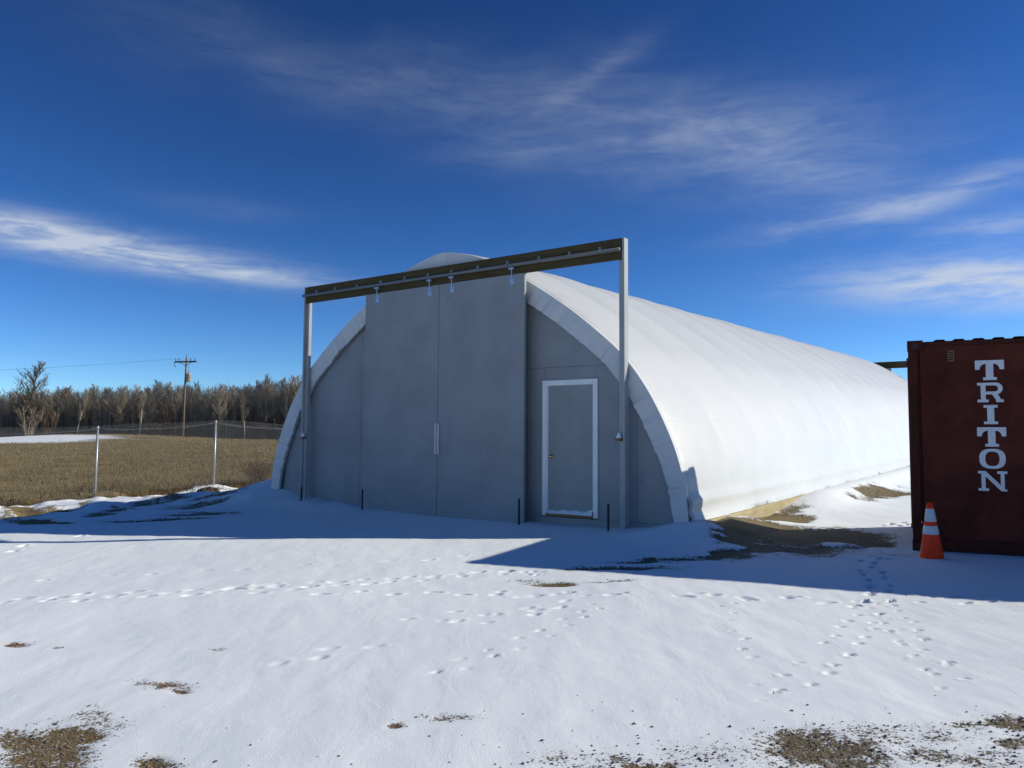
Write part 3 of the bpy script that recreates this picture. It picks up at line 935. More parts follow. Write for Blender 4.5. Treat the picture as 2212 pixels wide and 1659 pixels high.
MB().box(DX1 + tw + .001, DX2 - tw - .001, WY - .06, WY - .002, DZ1 - .005, DZ1 + .038).build('threshold', M['block'], ent, bevel=0.003)
MB().box(DX1 + tw + .001, DX2 - tw - .001, WY - .065, WY - .0065, DZ1 + .0385, DZ1 + .05).build('sill_plate', M['trim'], ent)
# snow lying on the threshold, banked up to the hinge side
vs = []; fs = []
nx2 = 30
x0, x1 = DX1 + .108, DX2 - tw - .004
for i in range(nx2 + 1):
    t = i / nx2; xx = x0 + (x1 - x0) * t
    h = 0.022 + 0.02 * math.sin(t * 3.0) + 0.055 * max(0, (t - .82) / .18) ** 1.6 + .006 * math.sin(t * 23)
    for (yq, hq) in ((WY - .062, 0.0), (WY - .05, .35), (WY - .03, .8), (WY - .007, 1.15)):
        vs.append((xx, yq, DZ1 + .0505 + h * hq))
for i in range(nx2):
    for j in range(3): fs.append((i * 4 + j, (i + 1) * 4 + j, (i + 1) * 4 + j + 1, i * 4 + j + 1))
mesh_obj('threshold_snow', vs, fs, M['snow'], ent, True)
kn = MB().lathe([(0, .062), (.012, .061), (.024, .052), (.029, .040), (.024, .028), (.012, .022), (.011, .010), (.03, .007), (.033, 0)], 20)
kx, kz = DX1 + .17, 1.085
kn.v = [(x + kx, WY - .0065 - z, y + kz) for x, y, z in kn.v]
kn.build('door_knob', M['brass'], ent, True)


# ------------------------------------------------------------------ steel stakes before the doors
def stake(u, v0, v1, label):
    # stands a hand's breadth in front of the door face
    d = pix_dir(u, v1)
    lx0, ly0 = to_local(0.0, 0.0)
    lx1, ly1 = to_local(d[0], d[1])
    t = (-0.19 - ly0) / (ly1 - ly0)
    X, Y = d[0] * t, d[1] * t
    z = ground_z(X, Y)
    top = EYE + pix_dir(u, v0)[2] / pix_dir(u, v0)[1] * Y
    mb = MB(); pts = [(0, 0, -.15), (0, 0, top - z - .004), (0, 0, top - z)]
    mb.tube(pts, [.016, .016, .012], 8)
    n = 10
    for k in range(n):
        zz = (top - z) * (k + .5) / n
        mb.tube([(0, 0, zz), (0, 0, zz + .008)], .019, 8)
    o = mb.build('steel_stake', M['rebar'])
    o.location = (X, Y, z)
    tag(o, label, 'stake', 'dark steel stakes driven in before the sliding doors')


stake(650, 1052, 1093, 'dark steel stake in the snow before the frame post away from the white door')
stake(782, 1057, 1110, 'dark steel stake at the edge of the sliding door farther from the white door')
stake(1121, 1077, 1136, 'dark steel stake before the sliding door edge close to the white framed door')
stake(1314, 1088, 1143, 'dark steel stake between the white framed door and the frame post')

# ------------------------------------------------------------------ shipping container
M['cont'] = simple('container_paint', (0.085, 0.021, 0.014), 0.8, 0, 0.35, 2.2, 0.12, 0.004, wear=(0.05, 0.022, 0.016))
M['contdark'] = simple('container_frame_paint', (0.06, 0.017, 0.012), 0.8, 0, 0.3, 4.0, 0.12)
M['letter'] = simple('white_lettering', (0.62, 0.64, 0.66), 0.6, 0, 0.08, 9, wear=(0.44, 0.43, 0.43))
M['vent'] = simple('vent_plastic', (0.15, 0.085, 0.06), 0.7, 0, 0.25, 12)
CT = R(-26); CX, CYY = 4.955, 10.0
cont = empty('shipping_container', (CX, CYY, 0.02), CT)
tag(cont, 'dark red steel shipping container with white upright lettering beside the cone', 'container')
CLN, CWD, CHT = 6.058, 2.438, 2.591
cw = .105
for (x, y) in ((0, 0), (CLN - cw, 0), (0, CWD - cw), (CLN - cw, CWD - cw)):
    MB().box(x + .002, x + cw - .002, y + .003, y + cw - .003, .121, CHT - .121).build('corner_post', M['contdark'], cont, bevel=.012)
for z0 in (0, CHT - .12):
    for (x, y) in ((-.006, -.006), (CLN - .172, -.006), (-.006, CWD - .156), (CLN - .172, CWD - .156)):
        c = MB().box(x, x + .178, y, y + .162, z0, z0 + .12 + (.006 if z0 else 0)).build('corner_casting', M['contdark'], cont, bevel=.008)
        yh = y - .0015 if y < 1 else y + .1635
        hole = MB().tube([(x + .089, yh, z0 + .06), (x + .089, yh + (.002 if y < 1 else -.002), z0 + .06)], .032, 16)
        hole.v = [(x + .089 + (a - x - .089), b, z0 + .06 + (c_ - z0 - .06) * 1.25) for a, b, c_ in hole.v]
        hole.build('casting_hole', M['dark'], c)
for y in (0.012, CWD - .072):
    MB().box(.174, CLN - .174, y, y + .06, CHT - .075, CHT - .012).build('top_rail', M['contdark'], cont, bevel=.006)
    MB().box(.174, CLN - .174, y - .004, y + .06, .012, .16).build('bottom_rail', M['contdark'], cont, bevel=.006)
for x in (.012, CLN - .072):
    MB().box(x, x + .06, .158, CWD - .158, CHT - .075, CHT - .012).build('top_rail', M['contdark'], cont, bevel=.006)
    MB().box(x, x + .06, .158, CWD - .158, .012, .16).build('bottom_rail', M['contdark'], cont, bevel=.006)


def corrug(x0, x1, y_out, depth, pitch, inward):
    """wall profile in plan: flat logo panel first, then trapezoid folds"""
    P = [(x0, y_out)]
    x = x0
    while x + pitch < x1:
        P += [(x + .07, y_out), (x + .07 + .068, y_out + depth * inward), (x + .14 + .068, y_out + depth * inward), (x + pitch, y_out)]
        x += pitch
    P.append((x1, y_out))
    return P


def wall_from_plan(P, z0, z1, name, mat, swap=False):
    vs_ = []; fs_ = []
    for (x, y) in P:
        vs_ += [(x, y, z0), (x, y, z1)] if not swap else [(y, x, z0), (y, x, z1)]
    for i in range(len(P) - 1): fs_.append((2 * i, 2 * i + 2, 2 * i + 3, 2 * i + 1))
    o = mesh_obj(name, vs_, fs_, mat, cont)
    sd = o.modifiers.new('t', 'SOLIDIFY'); sd.thickness = .002; sd.offset = 0
    return o


# near long side: wide lettering panel with two shallow steps, then folds
plan = [(cw, .052), (cw + .02, .052), (cw + .03, .036), (1.25, .036), (1.32, .068)] + corrug(1.40, CLN - cw, .034, .034, .276, 1)[0:]
wall_from_plan(plan, .155, CHT - .07, 'side_wall', M['cont'])
wall_from_plan(corrug(cw, CLN - cw, CWD - .034, .034, .276, -1), .155, CHT - .07, 'side_wall', M['cont'])
wall_from_plan(corrug(cw, CWD - cw, .034, .034, .25, 1), .155, CHT - .07, 'end_wall', M['cont'], True)
wall_from_plan(corrug(cw, CWD - cw, CLN - .034, .034, .25, -1), .155, CHT - .07, 'end_wall', M['cont'], True)
# roof with cross folds that show over the rail
vs = []; fs = []
xk = .28; P = [(.10, CHT - .014)]
while xk + .209 < CLN - .1:
    P += [(xk, CHT - .014), (xk + .03, CHT + .008), (xk + .12, CHT + .008), (xk + .15, CHT - .014)]
    xk += .209
P.append((CLN - .10, CHT - .014))
for (x, z) in P: vs += [(x, .02, z), (x, CWD - .02, z)]
for i in range(len(P) - 1): fs.append((2 * i, 2 * i + 2, 2 * i + 3, 2 * i + 1))
o = mesh_obj('roof', vs, fs, M['cont'], cont); sd = o.modifiers.new('t', 'SOLIDIFY'); sd.thickness = .003
vent = MB().box(.435, .51, .012, .0345, 2.325, 2.465).build('vent', M['vent'], cont, bevel=.006)
for k in range(4):
    MB().box(.445, .50, .009, .0119, 2.34 + k * .03, 2.352 + k * .03).build('vent_slot', M['contdark'], vent)


# slab serif letters, outlines in a 1 x 1 box -----------------------------------
def arc(cx, cy, rx, ry, a0, a1, n):
    return [(cx + rx * math.cos(R(a0 + (a1 - a0) * i / n)), cy + ry * math.sin(R(a0 + (a1 - a0) * i / n))) for i in range(n + 1)]


def sup(cx, cy, rx, ry, p, n=40):
    o_ = []
    for i in range(n):
        t = 2 * math.pi * i / n
        c, s = math.cos(t), math.sin(t)
        o_.append((cx + rx * math.copysign(abs(c) ** p, c), cy + ry * math.copysign(abs(s) ** p, s)))
    return o_


LT = {
    'T': [[(0, 1), (0, .53), (.14, .53)] + arc(.36, .55, .20, .27, 180, 95, 6) + [(.37, .84), (.37, .14), (.27, .14), (.27, 0), (.74, 0), (.74, .14), (.63, .14), (.63, .84), (.64, .82)] + arc(.64, .55, .20, .27, 85, 0, 6) + [(.86, .53), (1, .53), (1, 1)]],
    'I': [[(0, 1), (0, .86), (.25, .86), (.25, .14), (0, .14), (0, 0), (1, 0), (1, .14), (.75, .14), (.75, .86), (1, .86), (1, 1)]],
    'R': [[(0, 1), (0, .86), (.13, .86), (.13, .14), (0, .14), (0, 0), (.42, 0), (.42, .14), (.32, .14), (.32, .40), (.56, .40), (.70, .13), (.72, 0), (1, 0), (1, .13), (.90, .14), (.78, .42)] + arc(.72, .70, .25, .30, -68, 90, 14),
          arc(.66, .70, .14, .155, -90, 90, 10) + [(.32, .855), (.32, .545)]],
    'O': [sup(.5, .5, .5, .5, .78), sup(.5, .5, .27, .36, .78)],
    'N': [[(0, 1), (0, .87), (.11, .87), (.11, .13), (0, .13), (0, 0), (.36, 0), (.36, .13), (.25, .13), (.25, .74), (.78, 0), (.98, 0), (.98, .09), (.90, .09), (.90, .87), (1, .87), (1, 1), (.66, 1), (.66, .87), (.77, .87), (.77, .30), (.26, 1)]],
}
LPOS = [('T', .727, 1.031, 2.325, 2.085), ('R', .744, 1.016, 2.053, 1.817), ('I', .803, .949, 1.783, 1.553), ('T', .727, 1.029, 1.516, 1.284), ('O', .741, 1.013, 1.258, 1.020), ('N', .723, 1.025, .991, .755)]
for ch, x0, x1, z1, z0 in LPOS:
    cu = bpy.data.curves.new('letter', 'CURVE'); cu.dimensions = '2D'; cu.fill_mode = 'BOTH'
    for outl in LT[ch]:
        sp_ = cu.splines.new('POLY'); sp_.points.add(len(outl) - 1)
        for k, (a, b) in enumerate(outl): sp_.points[k].co = (a * (x1 - x0), b * (z1 - z0), 0, 1)
        sp_.use_cyclic_u = True
    cu.extrude = .0006
    tmp = bpy.data.objects.new('tmp', cu); COL.objects.link(tmp)
    me = bpy.data.meshes.new_from_object(tmp)
    bpy.data.objects.remove(tmp); bpy.data.curves.remove(cu)
    me.name = 'letter'; me.materials.clear(); me.materials.append(M['letter'])
    o = bpy.data.objects.new('letter', me); COL.objects.link(o); o.parent = cont
    o.location = (x0, .0335, z0); o.rotation_euler = (R(90), 0, 0)

# ------------------------------------------------------------------ traffic cone
M['orange'] = simple('cone_orange', (0.86, 0.05, 0.010), 0.6, 0, 0.12, 14, 0.2, wear=(0.5, 0.06, 0.03))
M['collar'] = simple('cone_collar', (0.55, 0.57, 0.60), 0.4, 0, 0.06, 30)
gx, gy, _ = hit(2013, 1206)
cone = empty('traffic_cone', (gx, gy, ground_z(gx, gy) - 0.05), R(12))
cone.rotation_euler = (R(0.5), R(-1.0), R(12))
tag(cone, 'orange traffic cone with two pale grey bands standing in snow', 'traffic cone')
HC = 0.685


def cr_(z): return 0.133 + (0.030 - 0.133) * (z - .03) / (HC - .03)


MB().box(-.17, .17, -.17, .17, 0, .028).build('base', M['orange'], cone, bevel=.01)
MB().lathe([(.150, .0285), (cr_(.05), .05), (cr_(.3), .3), (cr_(.6), .6), (cr_(HC), HC), (cr_(HC) - .008, HC + .003), (cr_(HC) - .010, HC - .04)], 40).build('cone_body', M['orange'], cone, True)
for (za, zb) in ((.468, .617), (.322, .420)):
    MB().lathe([(cr_(za) + .001, za), (cr_(za) + .003, za + .002), (cr_(zb) + .003, zb - .002), (cr_(zb) + .001, zb)], 40).build('collar', M['collar'], cone, True)

# ------------------------------------------------------------------ chain link fence
M['fence'] = simple('fence_galvanised', (0.42, 0.43, 0.44), 0.45, 0.6, 0.1, 20)
M['wire'] = simple('fence_wire', (0.62, 0.62, 0.58), 0.5, 0.5, 0.12, 9)
fd = Vector((FENCE_B[0] - FENCE_A[0], FENCE_B[1] - FENCE_A[1], 0)); FS = fd.length; fd.normalize()
fence = empty('chain_link_fence', (FENCE_A[0], FENCE_A[1], 0))
tag(fence, 'galvanised chain link fence between the snowy yard and the grass field', 'fence')
FH = 1.83
posts = []
for k in range(-3, 7):
    p = Vector((FENCE_A[0], FENCE_A[1], 0)) + fd * FS * k
    z = ground_z(p.x, p.y); posts.append((p, z))
    q = p - Vector((FENCE_A[0], FENCE_A[1], 0))
    po = MB().tube([(q.x, q.y, z - .3), (q.x, q.y, z + FH - .02)], .030, 10)
    po = po.build('fence_post', M['fence'], fence, True)
    ct = MB().lathe([(.033, FH - .03 + z), (.034, FH - .005 + z), (.022, FH + .018 + z), (0.001, FH + .026 + z)], 10, (q.x, q.y))
    ct.build('post_cap', M['fence'], po, True)


def wire_strip(pts, rad):
    """three sided wires from an array (n, m, 3) of polylines"""
    n, mm, _ = pts.shape
    ang = np.array([0, 2.094, 4.189])
    up = np.array([0, 0, 1.0]); sd_ = np.array([fd.x, fd.y, 0]); ac = np.array([-fd.y, fd.x, 0])
    offs = np.stack([sd_ * math.cos(a) + ac * math.sin(a) for a in ang]) * rad
    Vv = (pts[:, :, None, :] + offs[None, None]).reshape(-1, 3)
    base = (np.arange(n)[:, None] * mm + np.arange(mm - 1)[None]).reshape(-1) * 3
    Fl = []
    for k in range(3):
        k2 = (k + 1) % 3
        Fl.append(np.stack([base + k, base + k2, base + 3 + k2, base + 3 + k], 1))
    return Vv, np.concatenate(Fl)


for (p0, z0), (p1, z1) in zip(posts[:-1], posts[1:]):
    D = 0.076; nw = int(FS / D) ; nz = int(FH / D) * 2
    q0 = p0 - Vector((FENCE_A[0], FENCE_A[1], 0))
    w_ = np.arange(nw)[:, None]; kz = np.arange(nz + 1)[None]
    s = (w_ + .5) * D + np.where((kz + w_ * 0) % 2 == 0, -D / 2, D / 2) * 1.02
    tt = s / FS
    zz = (z0 * (1 - tt) + z1 * tt) + .03 + kz * D / 2 + 0 * s + .015 * np.sin(tt * math.pi * 2)
    bulge = .03 * np.sin(tt * math.pi) * np.sin(kz / nz * math.pi)
    pts = np.stack([q0.x + fd.x * s - fd.y * (bulge - .04), q0.y + fd.y * s + fd.x * (bulge - .04), zz], 2)
    Vv, Ff = wire_strip(pts, .0034)
    o = np_mesh('fence_mesh', Vv, Ff, M['wire'], fence); o['kind'] = 'stuff'
    n = 14
    pl = []
    for i in range(n + 1):
        t = i / n
        q = q0 + fd * FS * t
        pl.append((q.x + fd.y * .045, q.y - fd.x * .045, z0 * (1 - t) + z1 * t + FH - .03 - .16 * (1 - (2 * t - 1) ** 2) ** .6 * .6))
    MB().tube(pl, .0022, 6).build('tension_wire', M['fence'], fence, True)

# ------------------------------------------------------------------ utility pole and lines
M['polewood'] = wood_mat('pole_wood', (0.15, 0.118, 0.088), (0.22, 0.178, 0.135), 2)
M['trans'] = simple('transformer_grey', (0.42, 0.40, 0.38), 0.5, 0.2, 0.1, 3)
M['insul'] = simple('insulator', (0.10, 0.085, 0.08), 0.3)
PXX, PYY = (397 - 1106) / F_PX * 99, 99.0
pz = ground_z(PXX, PYY)
pole = empty('utility_pole', (PXX, PYY, pz), 0)
tag(pole, 'weathered wooden utility pole with crossarm and transformer before the wood', 'utility pole')
PH = 10.1
MB().tube([(.0, 0, -.5), (.05, 0, PH * .5), (.14, 0, PH)], [.155, .13, .10], 12).build('pole', M['polewood'], pole, True)
arm = MB().box(-1.55, 1.55, -.20, -.06, PH - .62, PH - .42); arm.v = [(x * math.cos(-.25) - y * math.sin(-.25) + .13, x * math.sin(-.25) + y * math.cos(-.25), z) for x, y, z in arm.v]
armo = arm.build('crossarm', M['polewood'], pole)
ins = []
for ax_ in (-1.42, -.95, .72, 1.35):
    x, y = ax_ * math.cos(-.25) + .10, ax_ * math.sin(-.25) - .12
    MB().lathe([(.03, PH - .42), (.03, PH - .30), (.075, PH - .28), (.06, PH - .2), (.045, PH - .1), (.01, PH - .07)], 10, (x, y)).build('insulator', M['insul'], armo, True)
    ins.append((x, y, PH - .07))
MB().tube([(.14, 0, PH - .1), (.14, 0, PH + .42)], .035, 8).build('top_pin', M['insul'], pole)
MB().tube([(-.9, .1, PH - .5), (.11, -.02, PH - 1.05)], .028, 6).build('arm_brace', M['rebar'], pole)
MB().tube([(1.1, -.4, PH - .5), (.11, -.02, PH - 1.05)], .028, 6).build('arm_brace', M['rebar'], pole)
MB().tube([(-1.45, .2, PH - .62), (-1.40, .2, PH - 1.0), (-1.2, .2, PH - 1.15)], .04, 6).build('fuse_cutout', M['insul'], pole)
tr = MB().lathe([(.001, PH - 3.05), (.26, PH - 3.05), (.29, PH - 3.0), (.29, PH - 2.12), (.31, PH - 2.1), (.31, PH - 2.04), (.12, PH - 1.93), (.001, PH - 1.92)], 20, (.52, -.12)).build('transformer', M['trans'], pole, True)
MB().lathe([(.05, PH - 1.96), (.07, PH - 1.85), (.05, PH - 1.75), (.06, PH - 1.65), (.02, PH - 1.5)], 8, (.50, -.12)).build('bushing', M['insul'], tr, True)
MB().tube([(.25, -.15, PH - .65), (.5, -.2, PH - 1.1), (.50, -.12, PH - 1.5)], .02, 5).build('drop_lead', M['insul'], pole)
for i, (x, y, z) in enumerate([ins[0], ins[1], ins[3]]):
    n = 24; pl = []
    ex, ey, ez = PXX - 95, PYY + 26, pz + PH + 0.2 * i
    sx_, sy_, sz_ = PXX + x, PYY + y, pz + z
    for k in range(n + 1):
        t = k / n
        pl.append((sx_ + (ex - sx_) * t, sy_ + (ey - sy_) * t, sz_ + (ez - sz_) * t - 1.3 * 4 * t * (1 - t)))
    o = MB().tube(pl, .0045, 5).build('power_line', M['insul'])
    tag(o, 'thin overhead power line strung from the utility pole crossarm', 'power line', 'overhead lines on the utility pole')

# ------------------------------------------------------------------ bare trees
def bark(name, a, b):
    mt, T, bs, tcn = principled(name)
    n = T.noise(T.mapping(tcn.outputs['Object'], scale=(3, 3, 1)), 2.0, 4, 0.6)
    oi = T.new('ShaderNodeObjectInfo')
    c = T.mix(T.ramp(n, 0.3, 0.7), a + (1,), b + (1,))
    hs = T.new('ShaderNodeHueSaturation'); T.l.new(c, hs.inputs['Color'])
    T.put(hs.inputs['Value'], T.ramp(oi.outputs['Random'], 0, 1, 0.7, 1.25, False))
    T.put(hs.inputs['Saturation'], T.ramp(oi.outputs['Random'], 0, 1, 1.2, 0.8, False))
    T.l.new(hs.outputs[0], bs.inputs['Base Color']); bs.inputs['Roughness'].default_value = 0.9
    bs.inputs['Specular IOR Level'].default_value = 0.1
    return mt


M['aspen'] = bark('aspen_bark', (0.42, 0.38, 0.29), (0.62, 0.57, 0.46))
M['poplar'] = bark('poplar_bark', (0.17, 0.145, 0.11), (0.27, 0.23, 0.17))
M['twig_g'] = bark('twig_grey', (0.27, 0.23, 0.18), (0.38, 0.325, 0.26))
M['twig_b'] = bark('twig_brown', (0.225, 0.185, 0.135), (0.30, 0.252, 0.185))
M['twig_r'] = bark('twig_red', (0.19, 0.142, 0.108), (0.26, 0.20, 0.155))


def segs_to_mesh(S):
    """S rows: p0(3) p1(3) r0 r1 -> three sided tubes"""
    S = np.array(S); p0 = S[:, :3]; p1 = S[:, 3:6]
    d = p1 - p0; d /= np.linalg.norm(d, axis=1)[:, None] + 1e-9
    ref = np.where(np.abs(d[:, 2:3]) > .8, np.array([[1.0, 0, 0]]), np.array([[0, 0, 1.0]]))
    a = np.cross(d, ref); a /= np.linalg.norm(a, axis=1)[:, None]
    c = np.cross(d, a)
    Vv = np.zeros((len(S), 6, 3))
    for k in range(3):
        t = 2.094 * k
        o_ = a * math.cos(t) + c * math.sin(t)
        Vv[:, k] = p0 + o_ * S[:, 6:7]; Vv[:, 3 + k] = p1 + o_ * S[:, 7:8]
    base = np.arange(len(S)) * 6
    Fl = [np.stack([base + k, base + (k + 1) % 3, base + 3 + (k + 1) % 3, base + 3 + k], 1) for k in range(3)]
    return Vv.reshape(-1, 3), np.concatenate(Fl)


def grow(seed, H, spread, nbr, lean=0.0, low=.25, stems=1, up=0.6):
    r = random.Random(seed)
    T_, C_ = [], []
    for st in range(stems):
        ox, oy = (0, 0) if stems == 1 else (r.uniform(-.06, .06), r.uniform(-.06, .06))
        ln = Vector((lean + r.uniform(-.05, .05), r.uniform(-.05, .05), 1)) if stems == 1 else Vector((ox * 4 + r.uniform(-.1, .1), oy * 4, 1))
        h = H * (1 if stems == 1 else r.uniform(.7, 1))
        n = 9; pts = []
        p = Vector((ox, oy, -.2)); dirv = ln.normalized(); rb = 0.0095 * h + .02
        for i in range(n + 1):
            pts.append((p.copy(), rb * (1 - i / n) ** .8 + .012))
            dirv = (dirv + Vector((r.uniform(-.07, .07), r.uniform(-.07, .07), .03))).normalized()
            p = p + dirv * (h + .2) / n
        for (a, ra), (b, rb_) in zip(pts[:-1], pts[1:]): T_.append((*a, *b, ra, rb_))
        for k in range(nbr // stems):
            t = low + (1 - low) * (k + r.random()) / (nbr // stems)
            i = min(int(t * n), n - 1); fr = t * n - i
            q = pts[i][0].lerp(pts[i + 1][0], fr); rad = pts[i][1] * .5
            az_ = r.uniform(0, 6.283)
            L = spread * (.35 + .75 * math.sin(math.pi * min(1, .12 + t * .86))) * r.uniform(.6, 1.2) + .2
            d = Vector((math.cos(az_), math.sin(az_), up + .5 * t + r.uniform(-.2, .3))).normalized()
            m_ = 3
            for j in range(m_):
                q2 = q + d * L / m_
                C_.append((*q, *q2, rad * (1 - j / m_) + .010, rad * (1 - (j + 1) / m_) + .009))
                for s_ in range(5):
                    e = (d + Vector((r.uniform(-.8, .8), r.uniform(-.8, .8), r.uniform(-.1, .9)))).normalized()
                    b0 = q.lerp(q2, r.random()); Lb = L * r.uniform(.25, .5)
                    b1 = b0 + e * Lb * .5; b2 = b1 + (e + Vector((0, 0, .35))).normalized() * Lb * .5
                    C_.append((*b0, *b1, .011, .009)); C_.append((*b1, *b2, .009, .007))
                    for w in range(3):
                        e2 = (e + Vector((r.uniform(-.8, .8), r.uniform(-.8, .8), r.uniform(0, .9)))).normalized()
                        c0 = b0.lerp(b2, r.uniform(.2, 1)); c1 = c0 + e2 * Lb * r.uniform(.3, .6)
                        C_.append((*c0, *c1, .008, .006))
                q = q2
                d = (d + Vector((r.uniform(-.15, .15), r.uniform(-.15, .15), .22))).normalized()
    return segs_to_mesh(T_), segs_to_mesh(C_)


def raw_mesh(name, V_, F_, mat):
    o = np_mesh(name, V_, F_, mat)
    me = o.data; bpy.data.objects.remove(o)
    return me


KINDS = {
    'aspen': dict(name='aspen_tree', label='slender bare aspen with pale trunk in the wood behind the field', trunk='aspen', twig='twig_g', group='bare aspens in the wood',
                  var=[grow(s, 8.2, .95, 36, low=.36, up=1.3) for s in (11, 12, 13, 14)], H=8.2),
    'poplar': dict(name='poplar_tree', label='bushy bare poplar with grey brown twigs in the wood behind the field', trunk='poplar', twig='twig_b', group='bare poplars in the wood',
                   var=[grow(s, 7.6, 1.3, 44, low=.2, up=.95) for s in (21, 22, 23, 24)], H=7.6),
    'willow': dict(name='willow_clump', label='low reddish bare willow clump at the edge of the wood', trunk='twig_r', twig='twig_r', group='reddish willows at the wood edge',
                   var=[grow(s, 3.6, 1.2, 26, low=.08, stems=5, up=.9) for s in (31, 32, 33)], H=3.6),
}
for k, dct in KINDS.items():
    dct['me'] = [(raw_mesh('trunk', *t_, M[dct['trunk']]), raw_mesh('crown', *c_, M[dct['twig']])) for t_, c_ in dct['var']]


def plant_tree(kind, X, Y, H, rz, label=None, lean=0.0, var=None, group=True):
    dct = KINDS[kind]
    tm, cm = dct['me'][(var if var is not None else prnd.randrange(99)) % len(dct['me'])]
    o = empty(dct['name'], (X, Y, ground_z(X, Y) - .05), rz)
    s = H / dct['H']; o.scale = (s * prnd.uniform(.9, 1.2), s * prnd.uniform(.9, 1.2), s)
    o.rotation_euler = (0, lean, rz)
    tag(o, label or dct['label'], 'tree', dct['group'] if group else None)
    for nm, me in (('trunk', tm), ('crown', cm)):
        c = bpy.data.objects.new(nm, me); COL.objects.link(c); c.parent = o
    return o


def at_far(u, Y): return (u - 1106) / F_PX * Y


# the crest of the wood, as seen from the yard: height of the tops
def crest(u):
    return np.interp(u, [-900, -300, -60, 0, 60, 110, 160, 220, 300, 360, 430, 470, 520, 580, 640, 900, 1400], [7.0, 7.2, 6.4, 6.6, 7.0, 6.6, 7.0, 7.3, 7.1, 8.0, 7.4, 7.8, 7.5, 8.4, 8.4, 8.2, 7.6])


prnd.seed(77)
nt = 0
while nt < 190:
    u = prnd.uniform(-330, 800); Y = prnd.uniform(103, 124)
    if u > 300: Y = prnd.uniform(101, 124)
    X = at_far(u, Y)
    kind = prnd.choices(['aspen', 'poplar'], [.5, .5])[0]
    if abs(u - 397) < 14 and Y < 106: continue
    plant_tree(kind, X, Y, float(crest(u)) * (Y / 112) * prnd.uniform(.86, 1.03), prnd.uniform(0, 6.28))
    nt += 1
for k in range(22):
    u = prnd.uniform(-300, 760); Y = prnd.uniform(100, 106)
    plant_tree('willow', at_far(u, Y), Y, prnd.uniform(2.6, 4.4), prnd.uniform(0, 6.28))
tall = plant_tree('poplar', at_far(68, 104), 104, 9.6, .4, 'tallest bare tree standing clear above the wood', 0.0, 1, False)
tall.scale = (2.0, 2.0, 1.26)
plant_tree('aspen', at_far(166, 102.5), 102.5, 6.2, 1.0, 'pale trunked aspen leaning over at the edge of the wood', 0.22, 2, False)

# the depth of the wood behind them: too dense to count
tr_ = np.random.default_rng(5)
N = 9500
Y_ = np.where(tr_.random(N) < .55, tr_.uniform(103.5, 112, N), tr_.uniform(110, 145, N)); u_ = tr_.uniform(-420, 900, N); X_ = (u_ - 1106) / F_PX * Y_
z_ = ground_zv(X_, Y_); h_ = crest(u_) * (1.0 - .4 * tr_.random(N) ** 1.3) * (Y_ / 114)
S = []
lx, ly = tr_.normal(0, .06, N), tr_.normal(0, .06, N)
for i in range(N):
    b = np.array([X_[i], Y_[i], z_[i] - .2]); t = b + [lx[i] * h_[i], ly[i] * h_[i], h_[i]]
    S.append((*b, *t, .05, .012))
    for k in range(11):
        q = b + (t - b) * tr_.uniform(.25, .98); L = tr_.uniform(.4, 1.0)
        e = q + np.array([tr_.normal(0, .5), tr_.normal(0, .5), tr_.uniform(.4, 1.3)]) * L
        S.append((*q, *e, .014, .009))
wood = np_mesh('bare_wood', *segs_to_mesh(S), M['twig_b'])
tag(wood, 'dense mass of bare brown stems filling the wood behind the trees', 'wood', kind='stuff')
N = 7000
Y_ = tr_.uniform(101, 128, N); u_ = tr_.uniform(-420, 900, N); X_ = (u_ - 1106) / F_PX * Y_
Y_ = Y_ + np.where(u_ < 280, 2.5, 0)
z_ = ground_zv(X_, Y_)
S = []
for i in range(N):
    b = np.array([X_[i], Y_[i], z_[i] - .1]); h = tr_.uniform(1.2, 3.4)
    t = b + [tr_.normal(0, .35), tr_.normal(0, .35), h]
    S.append((*b, *t, .022, .010))
    for k in range(5):
        q = b + (t - b) * tr_.uniform(.15, .9)
        S.append((*q, *(q + np.array([tr_.normal(0, .4), tr_.normal(0, .4), tr_.uniform(.2, .8)])), .012, .008))
brush = np_mesh('undergrowth', *segs_to_mesh(S), M['twig_r'])
tag(brush, 'tangled reddish brown undergrowth along the foot of the wood', 'undergrowth', kind='stuff')

# ------------------------------------------------------------------ dry grass, weeds, gravel
def blades_mat(name, a, b):
    mt, T, bs, tcn = principled(name)
    n = T.noise(tcn.outputs['Object'], 9.0, 3, 0.6)
    n2 = T.noise(tcn.outputs['Object'], 0.35, 3, 0.6)
    c = T.mix(T.ramp(n, .3, .7), a + (1,), b + (1,))
    c = T.mix(T.ramp(n2, .4, .7, 0, .5), c, tuple(x * .65 for x in a) + (1,))
    T.l.new(c, bs.inputs['Base Color']); bs.inputs['Roughness'].default_value = .85; bs.inputs['Specular IOR Level'].default_value = .15
    return mt


M['dry'] = blades_mat('dry_grass', (0.175, 0.133, 0.06), (0.295, 0.225, 0.105))
M['dryshort'] = blades_mat('dry_stubble', (0.17, 0.132, 0.066), (0.34, 0.265, 0.14))
M['weed'] = blades_mat('dry_weed', (0.12, 0.065, 0.038), (0.19, 0.11, 0.065))


